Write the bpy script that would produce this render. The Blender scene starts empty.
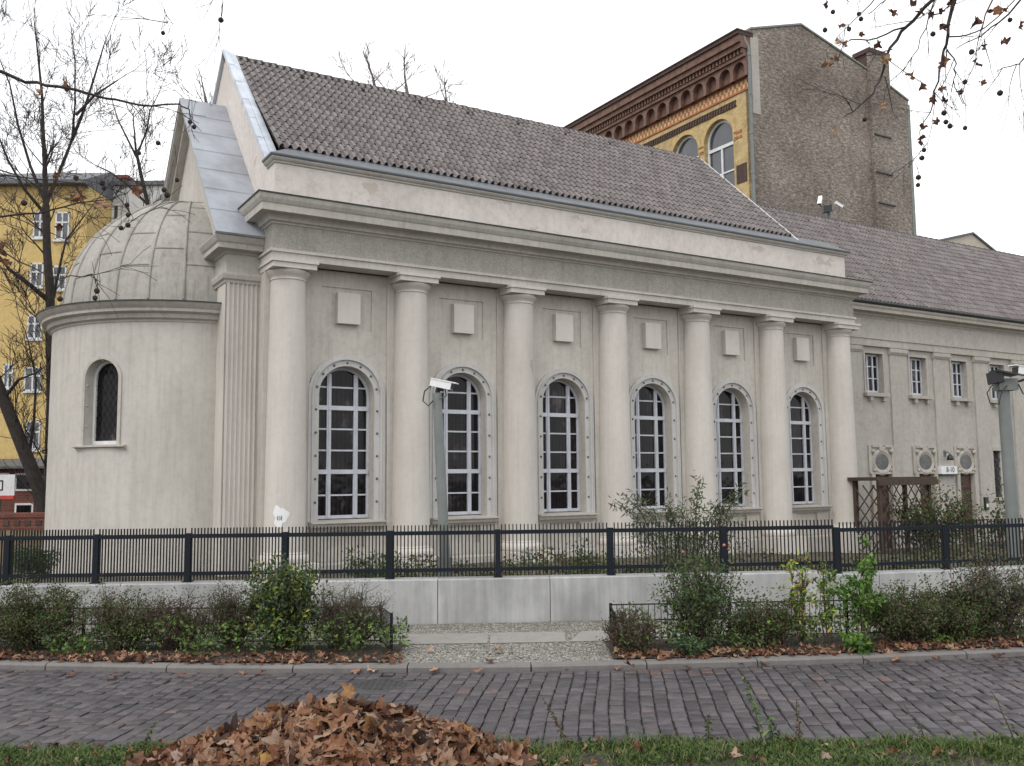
import bpy, math, random
from mathutils import Vector, Matrix, noise
R = math.radians
random.seed(7)
sc = bpy.context.scene
COL = sc.collection

# ------------------------------------------------------------------ camera
FPX, PIT, ROL, TH, EYE = 945.0, 0.1009, 0.0095, 1.026, 1.75
fw = Vector((0, math.cos(PIT), math.sin(PIT)))
up0 = Vector((0, -math.sin(PIT), math.cos(PIT)))
rt0 = Vector((1, 0, 0))
rt = math.cos(ROL) * rt0 - math.sin(ROL) * up0
upv = math.sin(ROL) * rt0 + math.cos(ROL) * up0
cam = bpy.data.cameras.new('camera')
co = bpy.data.objects.new('camera', cam)
COL.objects.link(co)
co.matrix_world = Matrix(((rt.x, upv.x, -fw.x, 0), (rt.y, upv.y, -fw.y, 0), (rt.z, upv.z, -fw.z, EYE), (0, 0, 0, 1)))
cam.sensor_width = 36
cam.lens = 36 * FPX / 1024
cam.clip_start = 0.05
cam.clip_end = 3000
sc.camera = co
C0 = Vector((0, 0, EYE))


def ray(x, y):
    return rt * ((x - 512) / FPX) + upv * ((383 - y) / FPX) + fw


def at(x, y, Y):            # a point of the photograph at ground distance Y
    d = ray(x, y)
    return C0 + d * (Y / d.y)


def gnd(x, y, z=0.0):       # a point of the photograph on the ground
    d = ray(x, y)
    return C0 + d * ((z - EYE) / d.z)


# ------------------------------------------------------------------ materials
def nt(name):
    m = bpy.data.materials.new(name)
    m.use_nodes = True
    return m, m.node_tree.nodes, m.node_tree.links, m.node_tree.nodes['Principled BSDF']


def ramp(N, stops):
    r = N.new('ShaderNodeValToRGB')
    e = r.color_ramp.elements
    while len(e) < len(stops):
        e.new(0.5)
    for k, (p, c) in enumerate(stops):
        e[k].position = p
        e[k].color = (*c, 1)
    return r


def mixc(N, L, fac, a, b, mode='MIX'):
    n = N.new('ShaderNodeMix')
    n.data_type = 'RGBA'
    n.blend_type = mode
    for s, v in ((0, fac), (6, a), (7, b)):
        if hasattr(v, 'links'):
            L.new(v, n.inputs[s])
        elif s == 0:
            n.inputs[0].default_value = v
        else:
            n.inputs[s].default_value = (*v, 1)
    return n.outputs[2]


def tex(N, L, kind, scale, stretch=(1, 1, 1), detail=6, rough=.6, world=False):
    tc = N.new('ShaderNodeTexCoord')
    mp = N.new('ShaderNodeMapping')
    mp.inputs['Scale'].default_value = stretch
    if world:
        g = N.new('ShaderNodeNewGeometry')
        L.new(g.outputs['Position'], mp.inputs[0])
    else:
        L.new(tc.outputs['Object'], mp.inputs[0])
        oi = N.new('ShaderNodeObjectInfo')
        sc_ = N.new('ShaderNodeVectorMath'); sc_.operation = 'SCALE'; sc_.inputs[0].default_value = (37, 23, 11)
        L.new(oi.outputs['Random'], sc_.inputs['Scale']); L.new(sc_.outputs[0], mp.inputs['Location'])
    t = N.new(kind)
    t.inputs['Scale'].default_value = scale
    if kind == 'ShaderNodeTexNoise':
        t.inputs['Detail'].default_value = detail
        t.inputs['Roughness'].default_value = rough
    L.new(mp.outputs[0], t.inputs['Vector'])
    return t


def bump(N, L, h, bsdf, strength=.3, dist=.01):
    b = N.new('ShaderNodeBump')
    b.inputs['Strength'].default_value = strength
    b.inputs['Distance'].default_value = dist
    L.new(h, b.inputs['Height'])
    L.new(b.outputs[0], bsdf.inputs['Normal'])


def M_stucco(name, base, dirt, streak=.5, patch=None, fine=90, bstr=.25, grain=.0, mot=1.0):
    m, N, L, B = nt(name)
    big = tex(N, L, 'ShaderNodeTexNoise', .9, (1, 1, .6))
    r1 = ramp(N, [(.38, (0, 0, 0)), (.75, (1, 1, 1))])
    L.new(big.outputs[0], r1.inputs[0])
    c = mixc(N, L, r1.outputs[0], base, tuple(.5 * a + .5 * b for a, b in zip(base, dirt)))
    st = tex(N, L, 'ShaderNodeTexNoise', 6, (1.8, 1.8, .10), 6, .7)
    r2 = ramp(N, [(.47, (0, 0, 0)), (.75, (1, 1, 1))])
    L.new(st.outputs[0], r2.inputs[0])
    mul = N.new('ShaderNodeMath'); mul.operation = 'MULTIPLY'
    L.new(r2.outputs[0], mul.inputs[0]); mul.inputs[1].default_value = streak
    c = mixc(N, L, mul.outputs[0], c, dirt)
    mo = tex(N, L, 'ShaderNodeTexNoise', 7, (1, 1, 1), 8, .75)
    r5 = ramp(N, [(.32, (1 - .20 * mot, 1 - .21 * mot, 1 - .22 * mot)), (.5, (1 - .04 * mot,) * 3), (.68, (1 + .05 * mot,) * 3)])
    L.new(mo.outputs[0], r5.inputs[0])
    c = mixc(N, L, 1.0, c, r5.outputs[0], 'MULTIPLY')
    fn = tex(N, L, 'ShaderNodeTexNoise', fine, (1, 1, 1), 3, .7)
    if grain:
        r4 = ramp(N, [(.35, (0, 0, 0)), (.65, (1, 1, 1))])
        L.new(fn.outputs[0], r4.inputs[0])
        g2 = N.new('ShaderNodeMath'); g2.operation = 'MULTIPLY'
        L.new(r4.outputs[0], g2.inputs[0]); g2.inputs[1].default_value = grain
        c = mixc(N, L, g2.outputs[0], c, tuple(.55 * d for d in dirt))
    if patch:
        pn = tex(N, L, 'ShaderNodeTexNoise', 1.15, (1, 1, 1.6), 4, .55)
        r3 = ramp(N, [(.65, (0, 0, 0)), (.67, (1, 1, 1))])
        L.new(pn.outputs[0], r3.inputs[0])
        c = mixc(N, L, r3.outputs[0], c, patch)
    L.new(c, B.inputs['Base Color'])
    B.inputs['Roughness'].default_value = .9
    B.inputs['Specular IOR Level'].default_value = .2
    bump(N, L, fn.outputs[0], B, bstr, .01)
    return m


def M_plain(name, col, rough=.6, metal=0, var=.25, scale=6, bstr=.0, bscale=60, spec=.5):
    m, N, L, B = nt(name)
    n = tex(N, L, 'ShaderNodeTexNoise', scale)
    r = ramp(N, [(.3, tuple(c * (1 - var) for c in col)), (.7, tuple(min(1, c * (1 + var)) for c in col))])
    L.new(n.outputs[0], r.inputs[0])
    L.new(r.outputs[0], B.inputs['Base Color'])
    B.inputs['Roughness'].default_value = rough
    B.inputs['Metallic'].default_value = metal
    B.inputs['Specular IOR Level'].default_value = spec
    if bstr:
        f = tex(N, L, 'ShaderNodeTexNoise', bscale)
        bump(N, L, f.outputs[0], B, bstr, .01)
    return m


def M_rnd(name, stops, rough=.8, var=.3, scale=12, bstr=.2, bscale=80, spec=.3, trans=0):
    """colour of each tile / stone / leaf from its own 'rnd' value"""
    m, N, L, B = nt(name)
    a = N.new('ShaderNodeAttribute'); a.attribute_name = 'rnd'
    r = ramp(N, stops)
    L.new(a.outputs['Fac'], r.inputs[0])
    n = tex(N, L, 'ShaderNodeTexNoise', scale)
    r2 = ramp(N, [(.3, (1 - var,) * 3), (.7, (1, 1, 1))])
    L.new(n.outputs[0], r2.inputs[0])
    c = mixc(N, L, 1.0, r.outputs[0], r2.outputs[0], 'MULTIPLY')
    L.new(c, B.inputs['Base Color'])
    B.inputs['Roughness'].default_value = rough
    B.inputs['Specular IOR Level'].default_value = spec
    if bstr:
        f = tex(N, L, 'ShaderNodeTexNoise', bscale)
        bump(N, L, f.outputs[0], B, bstr, .01)
    if trans:
        T = N.new('ShaderNodeBsdfTranslucent'); L.new(c, T.inputs[0])
        X = N.new('ShaderNodeMixShader'); X.inputs[0].default_value = trans
        L.new(B.outputs[0], X.inputs[1]); L.new(T.outputs[0], X.inputs[2])
        L.new(X.outputs[0], N['Material Output'].inputs[0])
    return m


def M_brick(name, c1, c2, mortar, sx, bw, bh, plane='XZ', bstr=.4, noise_amt=.4):
    m, N, L, B = nt(name)
    tc = N.new('ShaderNodeTexCoord')
    sp = N.new('ShaderNodeSeparateXYZ'); L.new(tc.outputs['Object'], sp.inputs[0])
    cb = N.new('ShaderNodeCombineXYZ')
    L.new(sp.outputs[plane[0]], cb.inputs[0]); L.new(sp.outputs[plane[1]], cb.inputs[1])
    t = N.new('ShaderNodeTexBrick')
    L.new(cb.outputs[0], t.inputs['Vector'])
    t.inputs['Scale'].default_value = sx
    t.inputs['Brick Width'].default_value = bw
    t.inputs['Row Height'].default_value = bh
    t.inputs['Mortar Size'].default_value = .012
    t.inputs['Color1'].default_value = (*c1, 1)
    t.inputs['Color2'].default_value = (*c2, 1)
    t.inputs['Mortar'].default_value = (*mortar, 1)
    n = tex(N, L, 'ShaderNodeTexNoise', 3.0)
    r = ramp(N, [(.3, (1 - noise_amt,) * 3), (.7, (1, 1, 1))])
    L.new(n.outputs[0], r.inputs[0])
    c = mixc(N, L, 1.0, t.outputs[0], r.outputs[0], 'MULTIPLY')
    L.new(c, B.inputs['Base Color'])
    B.inputs['Roughness'].default_value = .9
    bump(N, L, t.outputs[0], B, bstr, .01)
    return m


MT = {}
MT['stucco'] = M_stucco('beige stucco', (.53, .505, .465), (.32, .30, .27), .5, mot=.6)
MT['column'] = M_stucco('column stucco', (.575, .545, .505), (.40, .375, .34), .4, mot=.35)
MT['surround'] = M_stucco('pale grey surround', (.53, .525, .515), (.36, .35, .335), .5, mot=.5)
MT['block'] = M_stucco('pale block plaster', (.62, .59, .55), (.45, .42, .38), .3, mot=.3)
MT['panel'] = M_stucco('bay stucco', (.55, .52, .47), (.35, .325, .29), .55, fine=70, bstr=.35, mot=.8)
MT['frieze'] = M_stucco('rough cast frieze', (.45, .43, .39), (.27, .255, .23), .55, fine=38, bstr=.8, grain=.5)
MT['attic'] = M_stucco('white attic plaster', (.66, .61, .58), (.45, .41, .37), .25, patch=(.48, .43, .38))
MT['trim'] = M_stucco('cornice stucco', (.49, .465, .43), (.28, .265, .24), .5)
MT['wingwall'] = M_stucco('grey rough render', (.49, .465, .425), (.34, .32, .285), .55, fine=55, bstr=.6, grain=.25)
MT['wingtrim'] = M_stucco('pale wing trim', (.46, .435, .39), (.30, .275, .24), .5)
MT['dome'] = M_stucco('weathered dome sheet', (.41, .395, .365), (.21, .20, .18), .65, fine=60, bstr=.1)
MT['lead'] = M_plain('lead sheet', (.32, .34, .375), .5, .15, .22, 1.6)
MT['leadlight'] = M_plain('pale lead flashing', (.50, .54, .60), .5, .1, .2, 2.5)
MT['zinc'] = M_plain('zinc gutter', (.11, .122, .132), .55, .2, .2, 3)
MT['darkcap'] = M_plain('dark sheet capping', (.045, .055, .055), .5, .2, .3, 3)
MT['tile'] = M_rnd('roof tile', [(0, (.15, .130, .130)), (.5, (.20, .180, .179)), (1, (.245, .222, .22))], .7, .22, 2.0, .2, 60)
MT['ridge'] = M_plain('dark ridge tile', (.06, .052, .052), .7, 0, .3, 3)
MT['under'] = M_plain('roof underlay and roll end shade', (.03, .025, .022), .9)
MT['white'] = M_plain('white window paint', (.50, .52, .57), .5, 0, .12)
MT['whitedull'] = M_plain('dull white paint', (.62, .63, .64), .5, 0, .1)
m, N, L, B = nt('dark window glass')
g1 = tex(N, L, 'ShaderNodeTexNoise', 1.6, (1, 1, .7), 5, .7)
g2 = tex(N, L, 'ShaderNodeTexWave', 3.2, (1, 0, 0)); g2.inputs['Distortion'].default_value = .6
ra = ramp(N, [(.35, (.006, .006, .008)), (.58, (.022, .018, .020)), (.74, (.12, .115, .12))])  # paler noise patches in the glass colour stand in for reflections
L.new(g1.outputs[0], ra.inputs[0])
rb_ = ramp(N, [(.4, (.62, .6, .6)), (.6, (1, 1, 1))]); L.new(g2.outputs[0], rb_.inputs[0])
L.new(mixc(N, L, 1.0, ra.outputs[0], rb_.outputs[0], 'MULTIPLY'), B.inputs['Base Color'])
B.inputs['Roughness'].default_value = .07
B.inputs['Specular IOR Level'].default_value = .2
gb = tex(N, L, 'ShaderNodeTexNoise', 2.2, (1, 1, 1), 2)
bump(N, L, gb.outputs[0], B, .25, .03)
MT['glass'] = m
MT['skyglass'] = M_plain('pale window glass', (.05, .055, .065), .05, 0, .3, .7, spec=.9)
MT['oculus'] = M_plain('grey oculus glass', (.085, .085, .085), .2, 0, .5, 4)
MT['fence'] = M_plain('blue black fence paint', (.008, .012, .018), .6, 0, .2, spec=.2)
MT['bar'] = M_plain('dark fence bars', (.012, .013, .015), .6, 0, .2, spec=.2)
MT['pole'] = M_plain('galvanised grey paint', (.17, .187, .183), .5, .2, .12, 4)
MT['camera'] = M_plain('white camera casing', (.72, .73, .74), .35, 0, .05)
MT['black'] = M_plain('black plastic', (.015, .015, .018), .4)
MT['doorred'] = M_plain('dark red door wood', (.065, .030, .022), .6, 0, .35, 9)
MT['wooddark'] = M_plain('dark trellis wood', (.055, .035, .024), .8, 0, .3, 8)
MT['bark'] = M_plain('dark bark', (.030, .024, .021), .95, 0, .45, 9, .6, 30)
MT['twig'] = M_plain('dark twigs', (.032, .025, .024), .95, 0, .3, 9)
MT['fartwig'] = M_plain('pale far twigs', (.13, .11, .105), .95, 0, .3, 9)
MT['ball'] = M_plain('seed ball', (.035, .024, .020), .95, 0, .4, 60, .8, 200)
MT['stem'] = M_plain('shrub stems', (.075, .052, .04), .9, 0, .4, 9)
MT['soil'] = M_plain('bed soil', (.035, .026, .019), .98, 0, .5, 12, .8, 40)
MT['granite'] = M_stucco('kerb granite', (.21, .20, .195), (.12, .115, .11), .3, fine=120, bstr=.3, grain=.35)
MT['slab'] = M_stucco('pavement slab', (.30, .285, .265), (.21, .20, .185), .3, fine=100, bstr=.2, grain=.25)
MT['yellow'] = M_stucco('yellow render', (.62, .46, .20), (.50, .37, .16), .45)
MT['whitewall'] = M_stucco('white render', (.60, .60, .59), (.45, .45, .44), .5)
MT['roofgrey'] = M_plain('grey sheet roof', (.10, .105, .115), .6)
MT['redbrick'] = M_brick('red brick', (.22, .055, .035), (.16, .04, .028), (.14, .10, .08), 1, .25, .075)
MT['tanbrick'] = M_brick('tan brick', (.30, .225, .13), (.24, .175, .10), (.22, .19, .15), 1, .25, .075)
MT['yelbrick'] = M_brick('yellow brick', (.62, .46, .20), (.53, .37, .15), (.46, .37, .24), 1, .25, .075, 'YZ')
MT['rubble'] = None
MT['terracotta'] = M_plain('brown terracotta', (.155, .088, .066), .8, 0, .35, 3)
MT['terradark'] = M_plain('dark brown brick', (.065, .038, .032), .85, 0, .3, 4)
MT['orangebrick'] = M_plain('orange brick', (.36, .135, .06), .8, 0, .3, 5)
MT['archbrick'] = M_plain('arch brick', (.47, .34, .15), .8, 0, .2, 5)
MT['cream'] = M_plain('cream brick', (.52, .38, .20), .8, 0, .2, 5)
MT['rubber'] = M_plain('red plastic', (.45, .05, .03), .5)
MT['copper'] = M_plain('oxidised edge strip', (.19, .21, .19), .7)

# rough grey brown fire wall
m, N, L, B = nt('fire wall rubble brick')
t = tex(N, L, 'ShaderNodeTexNoise', 3.6, (1, 1, 2.8), 10, .88)
r = ramp(N, [(.33, (.035, .03, .027)), (.49, (.20, .175, .152)), (.62, (.56, .49, .42))])
L.new(t.outputs[0], r.inputs[0])
b = tex(N, L, 'ShaderNodeTexNoise', .22)
r2 = ramp(N, [(.35, (.55, .53, .51)), (.62, (1.0, 1.0, 1.0))])
L.new(b.outputs[0], r2.inputs[0])
L.new(mixc(N, L, 1.0, r.outputs[0], r2.outputs[0], 'MULTIPLY'), B.inputs['Base Color'])
B.inputs['Roughness'].default_value = .95
bump(N, L, t.outputs[0], B, .4, .03)
MT['rubble'] = m

# cast concrete with vertical board marks and rust stains
m, N, L, B = nt('cast concrete')
s = tex(N, L, 'ShaderNodeTexNoise', 14, (1, 1, .05), 3, .6)
r = ramp(N, [(.3, (.35, .355, .355)), (.7, (.47, .47, .46))])
L.new(s.outputs[0], r.inputs[0])
b = tex(N, L, 'ShaderNodeTexNoise', 1.7, (1, 1, .7))
r2 = ramp(N, [(.35, (.68, .68, .69)), (.62, (1, 1, 1))])
L.new(b.outputs[0], r2.inputs[0])
c = mixc(N, L, 1.0, r.outputs[0], r2.outputs[0], 'MULTIPLY')
k = tex(N, L, 'ShaderNodeTexNoise', 3.2, (1, 1, .16), 4, .7)
r3 = ramp(N, [(.64, (0, 0, 0)), (.78, (.55, .55, .55))])
L.new(k.outputs[0], r3.inputs[0])
L.new(mixc(N, L, r3.outputs[0], c, (.20, .15, .11)), B.inputs['Base Color'])
B.inputs['Roughness'].default_value = .85
f = tex(N, L, 'ShaderNodeTexNoise', 40)
bump(N, L, f.outputs[0], B, .15, .01)
MT['concrete'] = m

# small stone mosaic of the pavement
m, N, L, B = nt('mosaic pavement')
v = tex(N, L, 'ShaderNodeTexVoronoi', 27, (1, 1.0, 1), world=True)
v2 = tex(N, L, 'ShaderNodeTexVoronoi', 27, (1, 1.0, 1), world=True)
v2.feature = 'DISTANCE_TO_EDGE'
r = ramp(N, [(0, (.15, .145, .12)), (.5, (.24, .23, .20)), (1, (.34, .32, .28))])
sp = N.new('ShaderNodeSeparateColor'); L.new(v.outputs['Color'], sp.inputs[0]); L.new(sp.outputs[0], r.inputs[0])
r2 = ramp(N, [(.02, (.05, .05, .035)), (.09, (1, 1, 1))])
L.new(v2.outputs['Distance'], r2.inputs[0])
L.new(mixc(N, L, 1.0, r.outputs[0], r2.outputs[0], 'MULTIPLY'), B.inputs['Base Color'])
B.inputs['Roughness'].default_value = .8
bump(N, L, r2.outputs[0], B, .7, .015)
MT['mosaic'] = m

MT['paver'] = M_rnd('road paver', [(0, (.050, .045, .052)), (.45, (.078, .068, .076)), (.8, (.105, .086, .088)), (1, (.13, .08, .07))], .45, .45, 14, .4, 45, .45)
MT['cover'] = M_plain('worn cast iron', (.05, .048, .05), .6, .2, .3, 12)
MT['joint'] = M_plain('road joint dirt', (.035, .031, .031), .95, 0, .5, 10)
LEAFDRY = [(0, (.045, .022, .016)), (.2, (.12, .055, .034)), (.42, (.26, .115, .058)), (.6, (.34, .195, .115)), (.78, (.38, .28, .22)), (.93, (.36, .19, .075)), (1, (.42, .24, .05))]
MT['dry'] = M_rnd('dry leaf', LEAFDRY, .7, .45, 18, .3, 60, .35, .12)
MT['orangeleaf'] = M_rnd('orange fallen leaf', [(0, (.085, .035, .022)), (.35, (.19, .085, .05)), (.7, (.29, .155, .095)), (1, (.42, .28, .18))], .7, .3, 18, .2, 60, .3, .1)
MT['grass'] = M_rnd('grass', [(0, (.03, .06, .012)), (.55, (.075, .13, .026)), (.85, (.14, .175, .05)), (1, (.26, .22, .11))], .6, .2, 9, 0, 60, .3, .2)
def leafmat(n, a, b, c):
    a, b, c = [tuple(v * k for v in q) for q, k in ((a, 1.4), (b, 1.55), (c, 1.5))]
    return M_rnd(n, [(0, a), (.6, b), (1, c)], .55, .3, 14, 0, 60, .35, .18)
MT['olive'] = leafmat('olive leaf', (.030, .040, .014), (.065, .075, .026), (.13, .12, .05))
MT['green'] = leafmat('green leaf', (.022, .045, .012), (.05, .095, .024), (.10, .15, .04))
MT['bluegreen'] = leafmat('grey green leaf', (.028, .045, .028), (.06, .085, .05), (.15, .18, .12))
MT['bright'] = leafmat('fresh green leaf', (.05, .11, .018), (.10, .20, .03), (.19, .28, .05))
MT['yellowleaf'] = leafmat('yellow green leaf', (.10, .14, .02), (.27, .28, .04), (.45, .40, .06))
MT['brownleaf'] = leafmat('purple brown leaf', (.045, .026, .02), (.085, .055, .04), (.14, .09, .065))
MT['rose'] = M_plain('pink petals', (.42, .13, .10), .6)


# ------------------------------------------------------------------ mesh builder
class MB:
    def __init__(s):
        s.V, s.F, s.I, s.Q = [], [], [], []

    def add(s, vs, fs, mi=0, rn=0.5):
        b = len(s.V)
        s.V += [tuple(v) for v in vs]
        for f in fs:
            s.F.append([b + i for i in f]); s.I.append(mi); s.Q.append(rn)

    def quad(s, a, b, c, d, mi=0, rn=.5):
        s.add([a, b, c, d], [(0, 1, 2, 3)], mi, rn)

    def box(s, x0, x1, y0, y1, z0, z1, mi=0, rn=.5):
        s.add([(x, y, z) for z in (z0, z1) for y in (y0, y1) for x in (x0, x1)],
              [(0, 2, 3, 1), (4, 5, 7, 6), (0, 1, 5, 4), (2, 6, 7, 3), (0, 4, 6, 2), (1, 3, 7, 5)], mi, rn)

    def obox(s, c, ax, ay, az, hx, hy, hz, mi=0):
        c = Vector(c)
        s.add([c + ax * (hx * i) + ay * (hy * j) + az * (hz * k) for k in (-1, 1) for j in (-1, 1) for i in (-1, 1)],
              [(0, 2, 3, 1), (4, 5, 7, 6), (0, 1, 5, 4), (2, 6, 7, 3), (0, 4, 6, 2), (1, 3, 7, 5)], mi)

    def prism(s, poly, fn, t0, t1, mi=0, caps=True):
        n = len(poly)
        vs = [fn(p, t0) for p in poly] + [fn(p, t1) for p in poly]
        fs = [(i, (i + 1) % n, n + (i + 1) % n, n + i) for i in range(n)]
        if caps:
            fs += [tuple(range(n))[::-1], tuple(range(n, 2 * n))]
        s.add(vs, fs, mi)

    def lathe(s, prof, cx, cy, n=32, a0=0, a1=2 * math.pi, mi=0):
        full = abs(a1 - a0 - 2 * math.pi) < 1e-6
        k = n if full else n + 1
        vs = []
        for i in range(k):
            a = a0 + (a1 - a0) * i / n
            vs += [(cx + r_ * math.cos(a), cy + r_ * math.sin(a), z) for r_, z in prof]
        p = len(prof)
        fs = []
        for i in range(n):
            j = (i + 1) % k
            fs += [(i * p + q, j * p + q, j * p + q + 1, i * p + q + 1) for q in range(p - 1)]
        s.add(vs, fs, mi)

    def tube(s, pts, rad, n=6, mi=0, cap=True):
        pts = [Vector(p) for p in pts]
        if not hasattr(rad, '__len__'):
            rad = [rad] * len(pts)
        vs = []
        ref = None
        for i, p in enumerate(pts):
            d = (pts[min(i + 1, len(pts) - 1)] - pts[max(i - 1, 0)])
            if d.length < 1e-9:
                d = Vector((0, 0, 1))
            d.normalize()
            if ref is None:
                ref = Vector((1, 0, 0)) if abs(d.x) < .8 else Vector((0, 1, 0))
            a = (ref - d * ref.dot(d)); a.normalize()
            b = d.cross(a)
            ref = a
            vs += [p + (a * math.cos(2 * math.pi * k / n) + b * math.sin(2 * math.pi * k / n)) * rad[i] for k in range(n)]
        fs = []
        for i in range(len(pts) - 1):
            fs += [(i * n + k, i * n + (k + 1) % n, (i + 1) * n + (k + 1) % n, (i + 1) * n + k) for k in range(n)]
        if cap:
            fs += [tuple(range(n))[::-1], tuple(range((len(pts) - 1) * n, len(pts) * n))]
        s.add(vs, fs, mi)

    def ball(s, c, r, n=8, mi=0, jit=0.0):
        c = Vector(c)
        vs, fs = [], []
        for i in range(n + 1):
            t = math.pi * i / n
            for j in range(2 * n):
                a = math.pi * j / n
                q = r * (1 + random.uniform(-jit, jit))
                vs.append(c + Vector((math.sin(t) * math.cos(a), math.sin(t) * math.sin(a), math.cos(t))) * q)
        for i in range(n):
            for j in range(2 * n):
                k = (j + 1) % (2 * n)
                fs.append((i * 2 * n + j, (i + 1) * 2 * n + j, (i + 1) * 2 * n + k, i * 2 * n + k))
        s.add(vs, fs, mi)

    def sweep(s, path, prof, mi=0, caps=True):
        """prof [(outward, z)] swept along a horizontal open path, outward = left of travel"""
        n = len(path)
        P = [Vector(p) for p in path]
        offs = []
        for i in range(n):
            ns = []
            for a, b in ((i - 1, i), (i, i + 1)):
                if a >= 0 and b < n:
                    d = (P[b] - P[a]).normalized()
                    ns.append(Vector((d.y, -d.x)) * -1)
            if len(ns) == 2:
                h = ns[0] + ns[1]
                offs.append(h / (h.dot(ns[0])))
            else:
                offs.append(ns[0])
        m_ = len(prof)
        vs = []
        for p, o in zip(P, offs):
            vs += [(p.x + o.x * d, p.y + o.y * d, z) for d, z in prof]
        fs = []
        for i in range(n - 1):
            fs += [(i * m_ + q, i * m_ + q + 1, (i + 1) * m_ + q + 1, (i + 1) * m_ + q) for q in range(m_ - 1)]
        if caps:
            fs += [tuple(range(m_)), tuple(range((n - 1) * m_, n * m_))]
        s.add(vs, fs, mi)

    def build(s, name, mats, parent=None, smooth=False, loc=None):
        if not isinstance(mats, (list, tuple)):
            mats = [mats]
        me = bpy.data.meshes.new(name)
        me.from_pydata(s.V, [], s.F)
        for m_ in mats:
            me.materials.append(MT[m_] if isinstance(m_, str) else m_)
        me.polygons.foreach_set('material_index', s.I)
        at_ = me.attributes.new('rnd', 'FLOAT', 'FACE')
        at_.data.foreach_set('value', s.Q)
        if smooth:
            me.polygons.foreach_set('use_smooth', [True] * len(s.F))
            me.set_sharp_from_angle(angle=R(40))
        me.update()
        o = bpy.data.objects.new(name, me)
        COL.objects.link(o)
        if parent:
            o.parent = parent
        if loc:
            o.location = loc
        return o


def tag(o, label=None, cat=None, group=None, kind=None):
    if label: o['label'] = label
    if cat: o['category'] = cat
    if group: o['group'] = group
    if kind: o['kind'] = kind
    return o


def empty(name, loc, label, cat, group=None, rz=0):
    o = bpy.data.objects.new(name, None)
    COL.objects.link(o)
    o.location = loc
    o.rotation_euler = (0, 0, rz)
    o.empty_display_size = .3
    return tag(o, label, cat, group)


def dup(o, parent=None, loc=None):
    c = o.copy()
    COL.objects.link(c)
    if parent is not None:
        c.parent = parent
    if loc is not None:
        c.location = loc
    for ch in list(o.children):
        dup(ch, c)
    return c


def struct(o):
    return tag(o, kind='structure')


def wall_grid(mb, us, zs, rects, arches, Mp, mi=0, rmi=None):
    """plane (or mapped) wall with rectangular recesses/openings and round-headed openings.
    rects: (u0,u1,z0,z1,depth,back)   arches: (uc,r,z0,zspring,depth)"""
    rmi = mi if rmi is None else rmi
    us, zs = set(us), set(zs)
    for a in rects:
        us |= {a[0], a[1]}; zs |= {a[2], a[3]}
    for uc, r_, z0, zsp, d in arches:
        us |= {uc - r_, uc + r_}; zs |= {z0, zsp + r_ + .06}
    us, zs = sorted(us), sorted(zs)
    for i in range(len(us) - 1):
        for j in range(len(zs) - 1):
            a, b, c, d = us[i], us[i + 1], zs[j], zs[j + 1]
            if b - a < 1e-6 or d - c < 1e-6:
                continue
            mu, mz = (a + b) / 2, (c + d) / 2
            if any(q[0] < mu < q[1] and q[2] < mz < q[3] for q in rects):
                continue
            if any(uc - r_ < mu < uc + r_ and z0 < mz < zsp + r_ + .06 for uc, r_, z0, zsp, dd in arches):
                continue
            mb.quad(Mp(a, c, 0), Mp(b, c, 0), Mp(b, d, 0), Mp(a, d, 0), mi)
    for u0, u1, z0, z1, dp, back in rects:
        q = [(u0, z0), (u1, z0), (u1, z1), (u0, z1)]
        for k in range(4):
            a, b = q[k], q[(k + 1) % 4]
            mb.quad(Mp(*a, 0), Mp(*b, 0), Mp(*b, dp), Mp(*a, dp), rmi)
        if back:
            mb.quad(*[Mp(*a, dp) for a in q], mi)
    for uc, r_, z0, zsp, dp in arches:
        n = 20
        arc = [(uc + r_ * math.cos(math.pi * k / n), zsp + r_ * math.sin(math.pi * k / n)) for k in range(n + 1)]
        zt = zsp + r_ + .06
        for k in range(n):
            a, b = arc[k], arc[k + 1]
            mb.quad(Mp(*a, 0), Mp(*b, 0), Mp(b[0], zt, 0), Mp(a[0], zt, 0), mi)
            mb.quad(Mp(*a, 0), Mp(*b, 0), Mp(*b, dp), Mp(*a, dp), rmi)
        for sgn in (-1, 1):
            u = uc + sgn * r_
            mb.quad(Mp(u, z0, 0), Mp(u, zsp, 0), Mp(u, zsp, dp), Mp(u, z0, dp), rmi)
        mb.quad(Mp(uc - r_, z0, 0), Mp(uc + r_, z0, 0), Mp(uc + r_, z0, dp), Mp(uc - r_, z0, dp), rmi)


def arch_outline(uc, r_, z0, zsp, n=20):
    return [(uc - r_, z0), (uc + r_, z0)] + [(uc + r_ * math.cos(math.pi * k / n), zsp + r_ * math.sin(math.pi * k / n)) for k in range(n + 1)]


def ring(mb, ro, ri, zsp, z0, v0, v1, Mp, uc=0, n=24, mi=0):
    """arched surround between radii ri and ro standing from depth v1 out to v0"""
    def pts(r_):
        return [(uc + r_, z0)] + [(uc + r_ * math.cos(math.pi * k / n), zsp + r_ * math.sin(math.pi * k / n)) for k in range(n + 1)] + [(uc - r_, z0)]
    o, i = pts(ro), pts(ri)
    for k in range(len(o) - 1):
        mb.quad(Mp(*o[k], v0), Mp(*o[k + 1], v0), Mp(*i[k + 1], v0), Mp(*i[k], v0), mi)
        mb.quad(Mp(*o[k], v0), Mp(*o[k + 1], v0), Mp(*o[k + 1], v1), Mp(*o[k], v1), mi)
        mb.quad(Mp(*i[k], v0), Mp(*i[k + 1], v0), Mp(*i[k + 1], v1), Mp(*i[k], v1), mi)


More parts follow.
